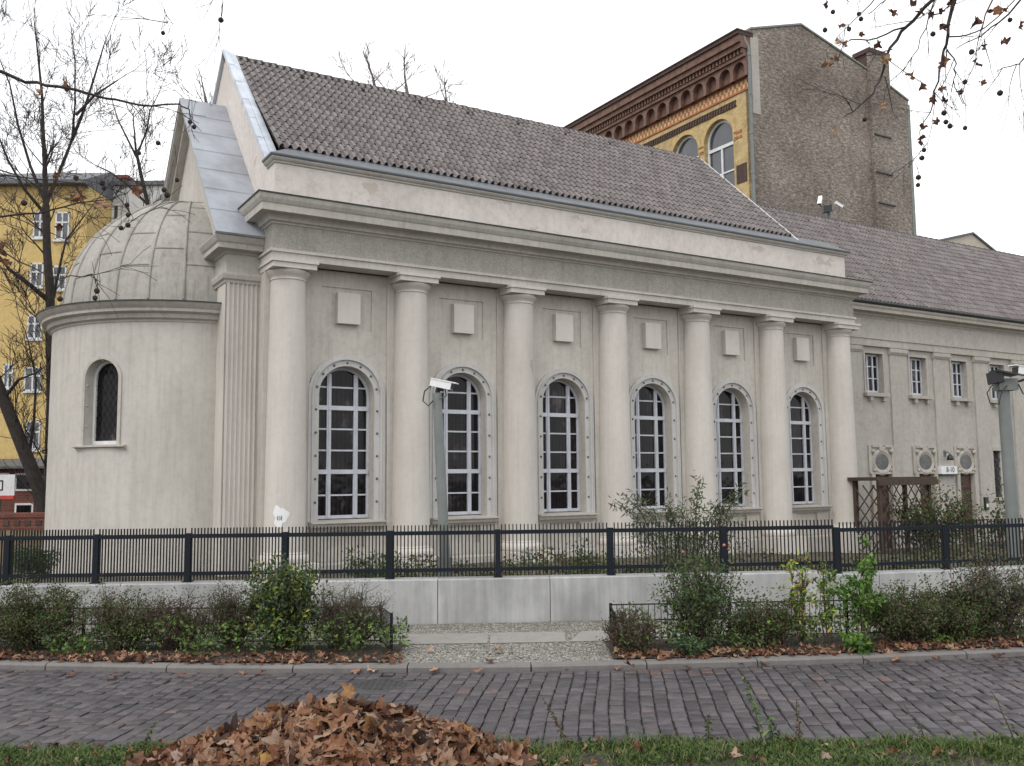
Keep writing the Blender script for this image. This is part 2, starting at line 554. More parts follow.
def tile_roof(mb, u0, u1, v0, z0, v1, z1, nc, nr, seed=1):
    rnd = random.Random(seed)
    S = Vector((0, v1 - v0, z1 - z0)); Ls = S.length; S.normalize()
    Nn = Vector((0, -S.z, S.y))
    E = Vector((1, 0, 0))
    O = Vector((u0, v0, z0))
    w = (u1 - u0) / nc; h = Ls / nr
    prof = [(a, h_) for a, h_ in ((0, .004), (.10, .060), (.28, .085), (.46, .062), (.58, .004), (.78, -.004), (1, .004))]
    for j in range(nr):
        for i in range(nc):
            lift = .020 + rnd.uniform(-.004, .004)
            q = rnd.random() * .7 + .3 * rnd.random()
            if rnd.random() < .012: q = 0
            du = rnd.uniform(-.004, .004); ds = rnd.uniform(-.008, .008) - (.04 if rnd.random() < .006 else 0)
            lo, hi, bt = [], [], []
            for s_, hh in prof:
                p = O + E * (i * w + s_ * w + du) + S * (j * h + ds)
                lo.append(p + Nn * (hh + lift + .01)); bt.append(p + S * (.02 + hh * 1.4) + Nn * (-.012))
                hi.append(p + S * (h + .03) + Nn * (hh + .004))
            n = len(prof)
            mb.add(lo + hi + bt, [(k, k + 1, n + k + 1, n + k) for k in range(n - 1)] + [(2 * n + k, 2 * n + k + 1, k + 1, k) for k in range(4, n - 1)], 0, q)
            mb.add(lo[:5] + bt[:5], [(5 + k, 6 + k, k + 1, k) for k in range(4)], 1 if j else 0, q)     # roll end face coloured dark for the hollow's shade, except along the eave
    a = O - Nn * .03
    mb.quad(a, a + E * (u1 - u0), a + E * (u1 - u0) + S * Ls, a + S * Ls, 1)


# ------------------------------------------------------------------ world, sun
W = bpy.data.worlds.new('World'); sc.world = W; W.use_nodes = True
N, L = W.node_tree.nodes, W.node_tree.links
bg = N['Background']
sky = N.new('ShaderNodeTexSky'); sky.sky_type = 'NISHITA'; sky.sun_disc = False
SUN_EL, SUN_AZ = 48, 215
sky.sun_elevation = R(SUN_EL); sky.sun_rotation = R(SUN_AZ)
sky.dust_density = 6; sky.air_density = 1.2
# overcast: thick cloud evens the sky out to a pale white with faint bands
tc = N.new('ShaderNodeTexCoord')
cn = N.new('ShaderNodeTexNoise'); cn.inputs['Scale'].default_value = 1.4; cn.inputs['Detail'].default_value = 4
L.new(tc.outputs['Generated'], cn.inputs['Vector'])
cr = ramp(N, [(.3, (11.6, 11.8, 12.2)), (.7, (13.4, 13.4, 13.4))])
L.new(cn.outputs[0], cr.inputs[0])
L.new(mixc(N, L, .9, sky.outputs[0], cr.outputs[0]), bg.inputs[0])
bg.inputs[1].default_value = .1
sun = bpy.data.lights.new('sun', 'SUN'); sun.energy = .9; sun.angle = R(22); sun.color = (1, .96, .9)
so = bpy.data.objects.new('sun', sun); COL.objects.link(so)
# sky azimuth is measured clockwise from +Y
d = Vector((math.sin(R(SUN_AZ)) * math.cos(R(SUN_EL)), math.cos(R(SUN_AZ)) * math.cos(R(SUN_EL)), math.sin(R(SUN_EL))))
so.rotation_euler = d.to_track_quat('Z', 'Y').to_euler()
so.location = d * 60
vs = sc.view_settings
vs.view_transform = 'Standard'; vs.look = 'None'; vs.gamma = 1; vs.exposure = 0.32
sc.render.engine = 'CYCLES'
sc.cycles.max_bounces = 5

# ------------------------------------------------------------------ the hall (local axes: u along the front, v into the building)
RZ = math.pi / 2 - TH
BO = Vector((-4.0101, 19.0, 0))
def Wl(u, v, z):
    return BO + Vector((math.sin(TH), math.cos(TH), 0)) * u + Vector((-math.cos(TH), math.sin(TH), 0)) * v + Vector((0, 0, z))

hall = empty('columned_hall', BO, 'beige stuccoed hall with seven round columns, arched windows, domed apse and a lower wing', 'building', rz=RZ)
UC, SP = -.44, 2.767
UW = .905
flat = lambda V: (lambda u, z, d: (u, V + d, z))

# --- long front wall
mb = MB()
rects, arches = [], []
for i in range(6):
    c = UW + SP * i
    rects += [(c - .575, c + .555, 4.93, 5.83, .03, True), (c - .42, c + .42, .33, .70, .06, True)]
    arches += [(c, .615, .92, 3.54, .30)]
wall_grid(mb, [-.9, 16.53], [-.9, 6.17], rects, arches, flat(.5))
mb.build('front_wall', ['panel'], hall)
mb = MB()
mb.quad((-.88, .5, -.9), (-.88, 8.3, -.9), (-.88, 8.3, 7.4), (-.88, .5, 7.4))
mb.quad((16.5, .5, -.9), (16.5, 8.3, -.9), (16.5, 8.3, 7.4), (16.5, .5, 7.4))
mb.quad((-.88, 8.3, -.9), (16.5, 8.3, -.9), (16.5, 8.3, 8.4), (-.88, 8.3, 8.4))
mb.quad((14.66, .75, 7.3), (14.66, 8.3, 7.3), (14.66, 4.4, 12.1), (14.66, 4.4, 12.1))
mb.build('side_wall', ['stucco'], hall)
for i in range(7):      # flat strips behind the columns
    c = UC + SP * i
    mb = MB(); mb.box(max(c - .52, -.9), min(c + .52, 16.53), .46, .497, -.9, 6.17)
    mb.build('pilaster_strip', ['stucco'], hall)
mb = MB()
mb.sweep([(16.56, .9), (16.56, .44), (-.93, .44), (-.93, .9)], [(0, -.9), (.0, .02), (-.035, .07), (-.035, .10)])
mb.build('plinth', ['trim'], hall)

# --- columns
def make_column():
    mb = MB()
    prof = []
    for k in range(15):
        t = k / 14
        prof.append((.41 - .06 * t ** 1.5, .34 + (5.80 - .34) * t))
    mb.lathe(prof, 0, 0, 40)
    col = mb.build('column', ['column'], hall, True)
    mb = MB()
    mb.lathe([(.35, 5.80), (.368, 5.81), (.368, 5.83), (.352, 5.84), (.356, 5.865), (.39, 5.90), (.43, 5.95), (.442, 5.985), (.42, 6.012)], 0, 0, 40)
    mb.box(-.455, .455, -.455, .455, 6.012, 6.12)
    mb.box(-.485, .485, -.485, .485, 6.122, 6.185)
    mb.build('capital', ['column'], col, True)
    mb = MB()
    mb.lathe([(.47, .12), (.50, .15), (.51, .20), (.50, .25), (.46, .29), (.44, .30), (.44, .325), (.41, .345)], 0, 0, 40)
    mb.box(-.56, .56, -.56, .56, -.9, .12)
    mb.build('base', ['column'], col, True)
    return col
col0 = make_column()
col0.location = (UC, .36, 0)
for i in range(1, 7):
    dup(col0, hall, (UC + SP * i, .36, 0))
# white repair patch with scribble on the first column
mb = MB()
def oncol(a, z, off):
    t = (z - .34) / 5.46
    r_ = .41 - .06 * t ** 1.5 + off
    return (UC + r_ * math.cos(a), .36 + r_ * math.sin(a), z)
rn = random.Random(3)
n = 22
prev = None
for q_ in range(7):
    row = []
    for k in range(n):
        a = 2 * math.pi * k / n
        q = (1 + .22 * math.sin(3 * a + 1) + .12 * math.sin(7 * a)) * (q_ / 6 if q_ else .01)
        row.append(oncol(R(240) + .36 * q * math.cos(a), 1.06 + .20 * q * math.sin(a), .006))
    if prev:
        for k in range(n):
            mb.quad(prev[k], prev[(k + 1) % n], row[(k + 1) % n], row[k])
    prev = row
pp = mb.build('repair_patch', ['camera'], hall); pp['label'] = 'white plaster repair patch on the first column'
mb = MB()
for st in ([(-.16, .02), (-.12, -.03), (-.10, .04), (-.13, .05), (-.09, -.04)], [(-.03, .05), (-.02, -.04)], [(.03, -.03), (.05, .05), (.09, .04), (.06, 0), (.10, -.04)]):
    mb.tube([oncol(R(240) + a * 1.0, 1.02 + z, .010) for a, z in st], .004, 4)
mb.build('scribble', ['black'], pp)

mb = MB()
rowp = None
for q_ in range(6):
    z = 4.22 + .30 * q_ / 5
    w_ = .15 * math.sin(math.pi * (.12 + .8 * q_ / 5)) + .015 * math.sin(q_ * 5)
    t_ = (z - .34) / 5.46; r_ = .41 - .06 * t_ ** 1.5 + .005
    row = [(UC + 2 * SP + r_ * math.cos(R(285) + a), .36 + r_ * math.sin(R(285) + a), z + .05 * math.sin(a * 20)) for a in (.25 - w_ * 2, .25 - w_, .25, .25 + w_ * .6)]
    if rowp:
        for k in range(3): mb.quad(rowp[k], rowp[k + 1], row[k + 1], row[k])
    rowp = row
fl_ = mb.build('plaster_damage', ['wingwall'], hall); fl_['label'] = 'flaked patch of plaster on the third column'

# --- arched windows
def make_window():
    mb = MB()
    zb, zs_, rr, V = .95, 3.54, .60, .75
    Mp = flat(V)
    ring(mb, .613, .555, zs_, zb, 0, .06, Mp)
    mb.box(-.6, .6, V - .004, V + .06, zb, zb + .07)
    def top(u):
        return zs_ + math.sqrt(max(.57 ** 2 - u * u, 0))
    for u in (-.30, .30):
        mb.box(u - .047, u + .047, V - .02, V + .06, zb + .02, top(abs(u) + .058) + .02)
        mb.box(u - .013, u + .013, V - .035, V - .018, zb + .02, top(abs(u)) - .02)
    for z in (1.93, 3.28):
        mb.box(-.58, .58, V - .028, V + .06, z - .046, z + .046)
    for z in (1.44, 2.38, 2.83, 3.72):
        w = .565 if z < 3.5 else math.sqrt(.57 ** 2 - (z - zs_) ** 2)
        mb.box(-w, w, V + .005, V + .05, z - .017, z + .017)
    f = mb.build('arched_window', ['white'], hall)
    mb = MB()
    o = arch_outline(0, .61, .93, 3.54)
    mb.add([(u, V + .03, z) for u, z in o], [tuple(range(len(o)))])
    mb.build('glass', ['glass'], f)
    mb = MB()       # moulded surround with small studs
    Mq = flat(.5)
    ring(mb, .85, .78, 3.54, .90, -.055, 0.0, Mq)
    ring(mb, .78, .745, 3.54, .90, -.075, 0.0, Mq)
    ring(mb, .745, .616, 3.54, .90, -.028, .012, Mq)
    sur = mb.build('surround', ['surround'], f, True)
    mb = MB(); mb.ball((0, 0, 0), .027, 5)
    sp_ = [(.68 * math.cos(math.pi * (k + .5) / 7), 3.54 + .68 * math.sin(math.pi * (k + .5) / 7)) for k in range(7)]
    sp_ += [(sgn * .68, z) for z in (1.3, 1.78, 2.26, 2.74, 3.22) for sgn in (-1, 1)]
    sd = mb.build('stud', ['zinc'], f, True, (sp_[0][0], .468, sp_[0][1]))
    for a_, z in sp_[1:]:
        dup(sd, f, (a_, .468, z))
    mb = MB()
    mb.prism([(.28, .87), (.28, .90), (.78, .935), (.78, .76), (.46, .72), (.44, .75), (.36, .79), (.34, .845)],
             lambda p, t: (t, p[0], p[1]), -.82, .82)
    mb.build('sill', ['trim'], f)
    return f
w0 = make_window()
w0.location = (UW, 0, 0)
for i in range(1, 6):
    dup(w0, hall, (UW + SP * i, 0, 0))

# --- raised square blocks above the windows
mb = MB()
mb.box(-.255, .255, .395, .529, 5.05, 5.71)
b0 = mb.build('square_block', ['block'], hall, loc=(UW, 0, 0))
for i in range(1, 6):
    dup(b0, hall, (UW + SP * i, 0, 0))

# --- entablature
path = [(16.53, 1.3), (16.53, 0.0), (-.9, 0.0), (-.9, 1.3)]
mb = MB()
mb.sweep(path, [(-.45, 6.187), (0, 6.187), (0, 6.33), (.035, 6.335), (.035, 6.39), (.0, 6.40), (-.02, 6.40), (-.45, 6.40)])
mb.build('architrave', ['stucco'], hall)
mb = MB()
mb.sweep(path, [(-.45, 6.402), (-.02, 6.402), (-.02, 6.905), (-.45, 6.905)])
mb.build('frieze', ['frieze'], hall)
mb = MB()
mb.sweep(path, [(-.45, 6.907), (0, 6.907), (.02, 6.94), (.07, 6.96), (.08, 7.02), (.12, 7.06), (.30, 7.08), (.30, 7.22), (.32, 7.24), (.36, 7.31), (.38, 7.38), (.38, 7.405), (-.45, 7.43)])
co_ = mb.build('cornice', ['trim'], hall)
mb = MB()
mb.sweep(path, [(.40, 7.40), (.405, 7.425), (-.3, 7.47), (-.3, 7.46)])
mb.build('cornice_capping', ['darkcap'], co_)

# --- attic
path2 = [(16.45, .7), (16.45, .2), (-.80, .2), (-.80, .7)]
mb = MB()
mb.sweep(path2, [(-.4, 7.44), (0, 7.44), (0, 8.22), (-.4, 8.22)])
mb.build('attic_wall', ['attic'], hall)
mb = MB()
mb.sweep(path2, [(-.4, 8.222), (.0, 8.222), (.03, 8.24), (.03, 8.265), (.07, 8.285), (.10, 8.32), (.10, 8.345), (-.4, 8.345)])
mb.build('attic_moulding', ['stucco'], hall)
mb = MB()
mb.sweep(path2, [(-.4, 8.347), (.12, 8.347), (.13, 8.37), (.13, 8.395), (.10, 8.405), (-.42, 8.735), (-.5, 8.735)])
mb.build('gutter', ['zinc'], hall)

# --- nave roof
mb = MB()
tile_roof(mb, -.60, 14.7, .60, 8.70, 4.4, 12.17, 84, 16, 4)
mb.quad((-.6, 4.4, 12.19), (14.7, 4.4, 12.19), (14.7, 8.5, 8.4), (-.6, 8.5, 8.4), 1)
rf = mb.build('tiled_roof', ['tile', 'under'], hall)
mb = MB()
for i in range(42):
    u0 = -.62 + 15.3 * i / 42
    mb.tube([(u0, 4.4, 12.18), (u0 + .36, 4.4, 12.195)], [.07, .08], 8)
mb.build('ridge_tiles', ['ridge'], rf, True)
for k in range(9):
    u = .9 + 1.62 * k
    mb = MB(); mb.box(u, u + .17, 3.98, 4.08, 11.84, 11.93)
    mb.build('vent_tile', ['under'], rf)
mb = MB()
mb.prism([(.42, 8.53), (4.42, 12.21), (4.42, 12.27), (.38, 8.58)], lambda p, t: (t, p[0], p[1]), 14.70, 14.745)
mb.build('verge_flashing', ['whitedull'], rf)

# --- west gable with lead coping
mb = MB()
mb.prism([(.23, 7.46), (.23, 8.30), (.72, 8.38), (4.4, 12.24), (8.08, 8.38), (8.6, 8.30), (8.6, 7.46)], lambda p, t: (t, p[0], p[1]), -.796, -.5)
g = mb.build('gable_wall', ['attic'], hall)
mb = MB()
for sgn in (1, -1):
    f_ = lambda p, t, sgn=sgn: (t, 4.4 + sgn * (p[0] - 4.4), p[1])
    mb.prism([(.70, 8.38), (4.4, 12.25), (4.4, 12.36), (.62, 8.44)], f_, -.88, -.74)
    mb.prism([(.64, 8.42), (4.4, 12.25), (4.4, 12.31), (.60, 8.48)], f_, -.735, -.585)
    for k in range(1, 6):
        v = .62 + 3.78 * k / 6; z = 8.44 + 3.92 * (v - .62) / 3.78
        mb.box(-.89, -.74, 4.4 + sgn * (v - 4.4) - .012, 4.4 + sgn * (v - 4.4) + .012, z - .12, z + .012)
mb.build('lead_coping', ['leadlight'], g)

# --- narrow bay in front of the apse
vest = []
mb = MB()
mb.quad((-1.55, .9, -.9), (-.8, .9, -.9), (-.8, .9, 6.0), (-1.55, .9, 6.0))
mb.quad((-1.55, .9, -.9), (-1.55, 7.9, -.9), (-1.55, 7.9, 6.0), (-1.55, .9, 6.0))
mb.quad((-1.55, 7.9, -.9), (-.8, 7.9, -.9), (-.8, 7.9, 6.0), (-1.55, 7.9, 6.0))
mb.prism([(.9, 6.0), (.9, 6.71), (4.3, 10.6), (7.7, 6.71), (7.7, 6.0)], lambda p, t: (t, p[0], p[1]), -1.55, -.9)
mb.build('chancel_wall', ['stucco'], hall)
mb = MB()      # fluted corner pilaster: ribs between seven grooves, moulded as one strip
prof = [(-1.575, .9)]
x = -1.575; prof.append((x, .84)); 
fl = .094
xs = -1.50
prof.append((xs, .84))
for k in range(7):
    for q in range(1, 6):
        a = math.pi * q / 6
        prof.append((xs + fl * .80 * (1 - math.cos(a)) / 2, .84 + .042 * math.sin(a)))
    xs += fl * .80
    prof.append((xs, .84))
    xs += fl * .20
    prof.append((xs, .84))
prof.append((-.82, .84)); prof.append((-.82, .9))
vs_ = [(p[0], p[1], z) for z in (-.9, 5.78) for p in prof]
n = len(prof)
mb.add(vs_, [(k, k + 1, n + k + 1, n + k) for k in range(n - 1)] + [tuple(range(n, 2 * n))])
mb.box(-1.575, -1.553, .84, 1.5, -.9, 5.78)
mb.build('fluted_pilaster', ['column'], hall, True)
pathv = [(-.8, .86), (-1.575, .86), (-1.575, 1.75)]
pathw = [(-.8, .86), (-1.575, .86), (-1.575, 2.2)]
def rev(p): return p
mb = MB()
mb.sweep(pathv, [(-.3, 5.78), (0.02, 5.78), (.03, 5.83), (.07, 5.86), (.09, 5.94), (.09, 5.985), (-.3, 6.0)])
mb.build('pilaster_capital', ['stucco'], hall)
mb = MB()
mb.sweep(pathw, [(-.3, 6.002), (0, 6.002), (0, 6.38), (-.3, 6.38)])
mb.sweep(pathw, [(-.3, 6.382), (.02, 6.382), (.05, 6.42), (.22, 6.45), (.22, 6.55), (.25, 6.58), (.30, 6.68), (.30, 6.70), (-.3, 6.72)])
mb.build('chancel_cornice', ['trim'], hall)
mb = MB()
for sgn in (1, -1):
    f_ = lambda p, t, sgn=sgn: (t, 4.3 + sgn * (p[0] - 4.3), p[1])
    mb.prism([(.53, 6.70), (4.3, 10.80), (4.3, 10.86), (.50, 6.735)], f_, -1.89, -.802)
    for k in range(1, 7):
        v = .5 + 3.8 * k / 7; z = 6.735 + 4.125 * (v - .5) / 3.8
        mb.box(-1.885, -.80, 4.3 + sgn * (v - 4.3) - .012, 4.3 + sgn * (v - 4.3) + .012, z - .06, z + .012)
mb.box(-1.2, -1.17, 4.2, 4.4, 10.5, 10.87)
ld = mb.build('lead_roof', ['lead'], hall)
mb = MB()       # raking cornice under the lead edge
for sgn in (1, -1):
    f_ = lambda p, t, sgn=sgn: (t, 4.3 + sgn * (p[0] - 4.3), p[1])
    mb.prism([(.66, 6.72), (4.3, 10.69), (4.3, 10.795), (.55, 6.72)], f_, -1.87, -1.5)
    mb.prism([(.86, 6.72), (4.3, 10.47), (4.3, 10.688), (.67, 6.72)], f_, -1.72, -1.5)
mb.build('raking_cornice', ['trim'], hall)

# --- apse
AC, AV, AR = -1.5, 4.4, 2.9
def cyl(sv, z, d):
    a = sv / AR
    return (AC - (AR - d) * math.cos(a), AV - (AR - d) * math.sin(a), z)
mb = MB()
wa = .742
us = [AR * (-1.6 + 3.2 * k / 64) for k in range(65)]
wall_grid(mb, us, [-.9, .17, 2.5, 5.1], [], [(wa * AR, .40, 2.5, 3.86, .26)], cyl)
mb.build('apse_wall', ['stucco'], hall, True)
mb = MB()
prof = [(AR - .2, 5.02), (AR + .02, 5.02), (AR + .03, 5.06), (AR + .10, 5.09), (AR + .12, 5.17), (AR + .22, 5.21), (AR + .22, 5.27), (AR + .29, 5.33), (AR + .33, 5.39)]
mb.lathe(prof, AC, AV, 64, R(88), R(272))
apc = mb.build('apse_cornice', ['trim'], hall, True)
mb = MB()
mb.lathe([(AR + .345, 5.388), (AR + .35, 5.415), (AR - .2, 5.46), (AR - .6, 5.46)], AC, AV, 64, R(88), R(272))
mb.build('cornice_capping', ['darkcap'], apc, True)
mb = MB()
def dome(az, el, off=0):
    r_ = 2.72 * math.cos(el) ** .92 + off * math.cos(el)
    z = 5.44 + 2.80 * math.sin(el) + off * math.sin(el)
    return (AC + r_ * math.cos(az), AV + r_ * math.sin(az), z)
na, ne = 60, 20
rn = random.Random(5)
seams = [R(90) + R(180) * k / 12 for k in range(13)]
for i in range(na):
    for j in range(ne):
        a0, a1 = R(90) + R(180) * i / na, R(90) + R(180) * (i + 1) / na
        e0, e1 = R(90) * j / ne, R(90) * (j + 1) / ne
        mb.quad(dome(a0, e0), dome(a1, e0), dome(a1, e1), dome(a0, e1))
for a in seams:
    mb.tube([dome(a, R(2 + 86 * k / 24), .012) for k in range(25)], .028, 6)
for k in range(12):
    for e in ((16, 36, 58) if k % 2 else (24, 47, 70)):
        e += rn.uniform(-2, 2)
        mb.tube([dome(seams[k] + (seams[k + 1] - seams[k]) * q / 6, R(e), .004) for q in range(7)], .018, 5)
dm = mb.build('dome', ['dome'], hall, True)
# apse window
mb = MB()
Mw = lambda u, z, d: cyl(wa * AR + u, z, .20 + d)
ring(mb, .40, .345, 3.86, 2.52, 0, .05, Mw)
mb.add([Mw(u, z, dd) for dd in (0, .05) for u, z in ((-.39, 2.52), (.39, 2.52), (.39, 2.60), (-.39, 2.60))], [(0, 1, 2, 3), (3, 2, 6, 7)])
aw = mb.build('apse_window', ['whitedull'], hall, True)
mb = MB()
o = arch_outline(0, .39, 2.52, 3.86)
mb.add([Mw(u, z, .04) for u, z in o], [tuple(range(len(o)))])
mb.build('glass', ['glass'], aw)
mb = MB()
for k in range(-8, 14):
    for sg in (1, -1):
        p = []
        for q in range(16):
            u = -.36 + .72 * q / 15; z = 2.6 + .22 * k + sg * (u + .36) * 1.5
            if 2.58 < z < 3.86 + math.sqrt(max(.0, .35 ** 2 - u * u)):
                p.append(Mw(u, z, .034))
        if len(p) > 1:
            mb.tube(p, .005, 4, cap=False)
mb.build('lead_lattice', ['bar'], aw)
mb = MB()
ring(mb, .47, .402, 3.86, 2.5, -.03, .01, lambda u, z, d: cyl(wa * AR + u, z, d))
mb.build('surround', ['trim'], aw, True)
mb = MB()
mb.prism([(-.12, 2.47), (-.12, 2.50), (.2, 2.53), (.2, 2.40), (-.02, 2.40), (-.04, 2.44)], lambda p, t: cyl(wa * AR + t, p[1], p[0]), -.60, .60)
mb.build('sill', ['trim'], aw)
for a_, z in [(sg * .39, 2.9 + .42 * k) for k in range(3) for sg in (-1, 1)] + [(0, 4.24)]:
    mb = MB(); mb.ball(cyl(wa * AR + a_, z, .03), .022, 5); mb.build('stud', ['trim'], aw, True)
# small bracket ledge seen on the apse's far edge
mb = MB()
mb.lathe([(2.9, 2.36), (3.0, 2.40), (3.02, 2.46), (2.9, 2.50)], AC, AV, 8, R(165), R(178))
mb.build('string_course', ['trim'], hall)

# --- the lower wing
WV = 1.2
mb = MB()
rects, arches = [], []
wins = [18.84 + 2.2 * k for k in range(8)]
for c in wins:
    rects.append((c - .43, c + .43, 4.34, 5.60, .22, False))
ocs = [18.98, 21.15, 23.32]
doors = [19.0, 21.15, 23.32]
for c in doors:
    rects.append((c - .40, c + .40, -.9, 1.78, .14, False))
rects.append((24.95, 25.35, .95, 2.55, .16, True))
wall_grid(mb, [16.45, 36], [-1.0, 5.82], rects, arches, flat(WV))
mb.quad((36, WV, -1), (36, 8.2, -1), (36, 8.2, 7.2), (36, WV, 7.2))
mb.quad((14.7, 8.2, -1), (36, 8.2, -1), (36, 8.2, 7.2), (14.7, 8.2, 7.2))
mb.build('wing_wall', ['wingwall'], hall)
for k in range(9):
    u = 17.35 + 2.235 * k
    mb = MB(); mb.box(u, u + .82, WV - .05, WV - .002, -1.0, 5.62)
    wp = mb.build('wing_pilaster', ['wingwall'], hall)
    mb = MB()
    mb.prism([(WV - .002, 5.60), (WV - .07, 5.60), (WV - .12, 5.68), (WV - .12, 5.80), (WV - .002, 5.80)], lambda p, t: (t, p[0], p[1]), u - .04, u + .86)
    mb.build('capital', ['wingtrim'], wp)
mb = MB()
mb.sweep([(36, WV), (16.5, WV)], [(-.1, 5.822), (.09, 5.822), (.09, 6.04), (.12, 6.05), (.12, 6.10), (-.1, 6.10)])
mb.sweep([(36, WV), (16.5, WV)], [(-.1, 6.72), (.04, 6.72), (.07, 6.78), (.12, 6.80), (.14, 6.86), (.33, 6.89), (.33, 6.98), (.37, 7.03), (.38, 7.09), (-.1, 7.10)])
mb.build('wing_cornice', ['wingtrim'], hall)
mb = MB()
mb.sweep([(36, WV), (16.5, WV)], [(-.1, 6.102), (.03, 6.102), (.03, 6.718), (-.1, 6.718)])
mb.build('wing_frieze', ['wingwall'], hall)
mb = MB()
mb.sweep([(36, WV), (16.9, WV)], [(.20, 7.105), (.42, 7.105), (.47, 7.15), (.47, 7.20), (.44, 7.20), (.41, 7.15), (.25, 7.14), (.2, 7.2)])
mb.build('wing_gutter', ['darkcap'], hall)
mb = MB()
tile_roof(mb, 14.72, 36, .82, 7.16, 4.6, 11.05, 118, 17, 9)
mb.quad((14.72, 4.6, 11.02), (36, 4.6, 11.02), (36, 8.4, 7.1), (14.72, 8.4, 7.1), 1)
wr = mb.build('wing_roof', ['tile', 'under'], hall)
mb = MB()
for i in range(60):
    u0 = 14.76 + 21.24 * i / 60
    mb.tube([(u0, 4.6, 11.07), (u0 + .34, 4.6, 11.085)], [.075, .085], 8)
mb.build('ridge_tiles', ['ridge'], wr, True)
for k in range(12):
    u = 16.2 + 1.62 * k
    mb = MB(); mb.box(u, u + .17, 4.2, 4.3, 10.70, 10.79)
    mb.build('vent_tile', ['under'], wr)

# wing windows
mb = MB()
V = WV + .16
for a, b in ((-.42, -.36), (.36, .42)):
    mb.box(a, b, V, V + .05, 4.36, 5.59)
mb.box(-.42, .42, V, V + .05, 4.36, 4.43); mb.box(-.42, .42, V, V + .05, 5.53, 5.59)
for u in (-.12, .14):
    mb.box(u - .03, u + .03, V - .01, V + .05, 4.36, 5.58)
for z in (4.82, 5.2):
    mb.box(-.40, .40, V + .004, V + .04, z - .016, z + .016)
f = mb.build('sash_window', ['white'], hall)
mb = MB(); mb.quad((-.43, V + .03, 4.34), (.43, V + .03, 4.34), (.43, V + .03, 5.6), (-.43, V + .03, 5.6))
mb.build('glass', ['glass'], f)
mb = MB()
mb.box(-.56, .56, WV - .15, WV + .16, 4.22, 4.335)
for u in (-.36, .28):
    mb.box(u, u + .14, WV - .12, WV - .003, 4.08, 4.218)
for a, b, c, d_ in ((-.50, -.43, 4.338, 5.67), (.43, .50, 4.338, 5.67), (-.429, .429, 5.60, 5.67)):
    mb.box(a, b, WV - .03, WV + .0, c, d_)
mb.build('sill', ['wingtrim'], f)
f.location = (wins[0], 0, 0)
for c in wins[1:]:
    dup(f, hall, (c, 0, 0))

# oval windows above the doors with scrolled surrounds
mb = MB()
def ov(rx, rz, y, n=28): return [(rx * math.cos(2 * math.pi * k / n), y, 2.16 + rz * math.sin(2 * math.pi * k / n)) for k in range(n)]
o1, o2, o3 = ov(.32, .25, WV - .03), ov(.42, .35, WV - .07), ov(.49, .42, WV - .02)
n = 28
mb.add(o1 + o2 + o3, [(k, (k + 1) % n, n + (k + 1) % n, n + k) for k in range(n)] + [(n + k, n + (k + 1) % n, 2 * n + (k + 1) % n, 2 * n + k) for k in range(n)])
for sg in (-1, 1):      # ears, scroll drops and head blocks
    mb.box(sg * .55 - .07, sg * .55 + .07, WV - .04, WV - .004, 1.80, 2.68)
    mb.box(sg * .30 - .16, sg * .30 + .16, WV - .06, WV - .004, 2.62, 2.70)
    mb.ball((sg * .44, WV - .05, 2.50), .07, 6)
    mb.ball((sg * .40, WV - .05, 1.90), .06, 6)
mb.box(-.14, .14, WV - .07, WV - .004, 2.52, 2.64)
mb.box(-.6, .6, WV - .06, WV - .004, 1.785, 1.86)
q = mb.build('oval_window', ['wingtrim'], hall, True)
mb = MB()
o1 = ov(.325, .255, WV - .02)
mb.add(o1, [tuple(range(n))])
for k in (-1, 0, 1):
    mb.box(-.27, .27, WV - .03, WV - .022, 2.16 + k * .14 - .01, 2.16 + k * .14 + .01)
mb.build('glass', ['oculus'], q)
q.location = (ocs[0], 0, 0)
for c in ocs[1:]:
    dup(q, hall, (c, 0, 0))
# doors
mb = MB()
V = WV + .1
mb.box(-.40, .40, V, V + .04, -.9, 1.775)
for z0_, z1_ in ((-.4, .1), (.2, .75), (.85, 1.2), (1.28, 1.68)):
    mb.box(-.30, .30, V - .025, V - .002, z0_, z1_)
    for k in range(4):
        z = z0_ + (z1_ - z0_) * (k + .5) / 4
        mb.box(-.28, .28, V - .035, V - .024, z - .02, z + .02)
dr = mb.build('door', ['doorred'], hall)
mb = MB()
for sg in (-1, 1):
    mb.box(sg * .49 - .085, sg * .49 + .085, WV - .07, WV - .004, -.95, 1.78)
mb.build('door_frame', ['wingtrim'], dr)
dr.location = (doors[0], 0, 0)
for c in doors[1:]:
    dup(dr, hall, (c, 0, 0))
# narrow grille window of the wing
mb = MB()
V = WV + .02
for k in range(5):
    z = 1.0 + .31 * k
    for sg in (-1, 1):
        mb.tube([(25.15 - .18 * sg, V, z), (25.15 + .18 * sg, V, z + .31)], .02, 4)
    mb.tube([(25.15 + .09 * math.cos(2 * math.pi * j / 12), V, z + .155 + .09 * math.sin(2 * math.pi * j / 12)) for j in range(13)], .018, 4)
    mb.box(24.95, 25.35, V - .015, V + .015, z - .012, z + .012)
gw = mb.build('grille_window', ['black'], hall)
mb = MB(); mb.quad((24.95, WV + .14, .95), (25.35, WV + .14, .95), (25.35, WV + .14, 2.55), (24.95, WV + .14, 2.55))
mb.build('glass', ['oculus'], gw)
mb = MB(); mb.box(24.85, 25.45, WV - .1, WV + .1, .84, .945); mb.box(24.85, 25.45, WV - .08, WV - .003, 2.56, 2.68)
mb.build('sill', ['wingtrim'], gw)

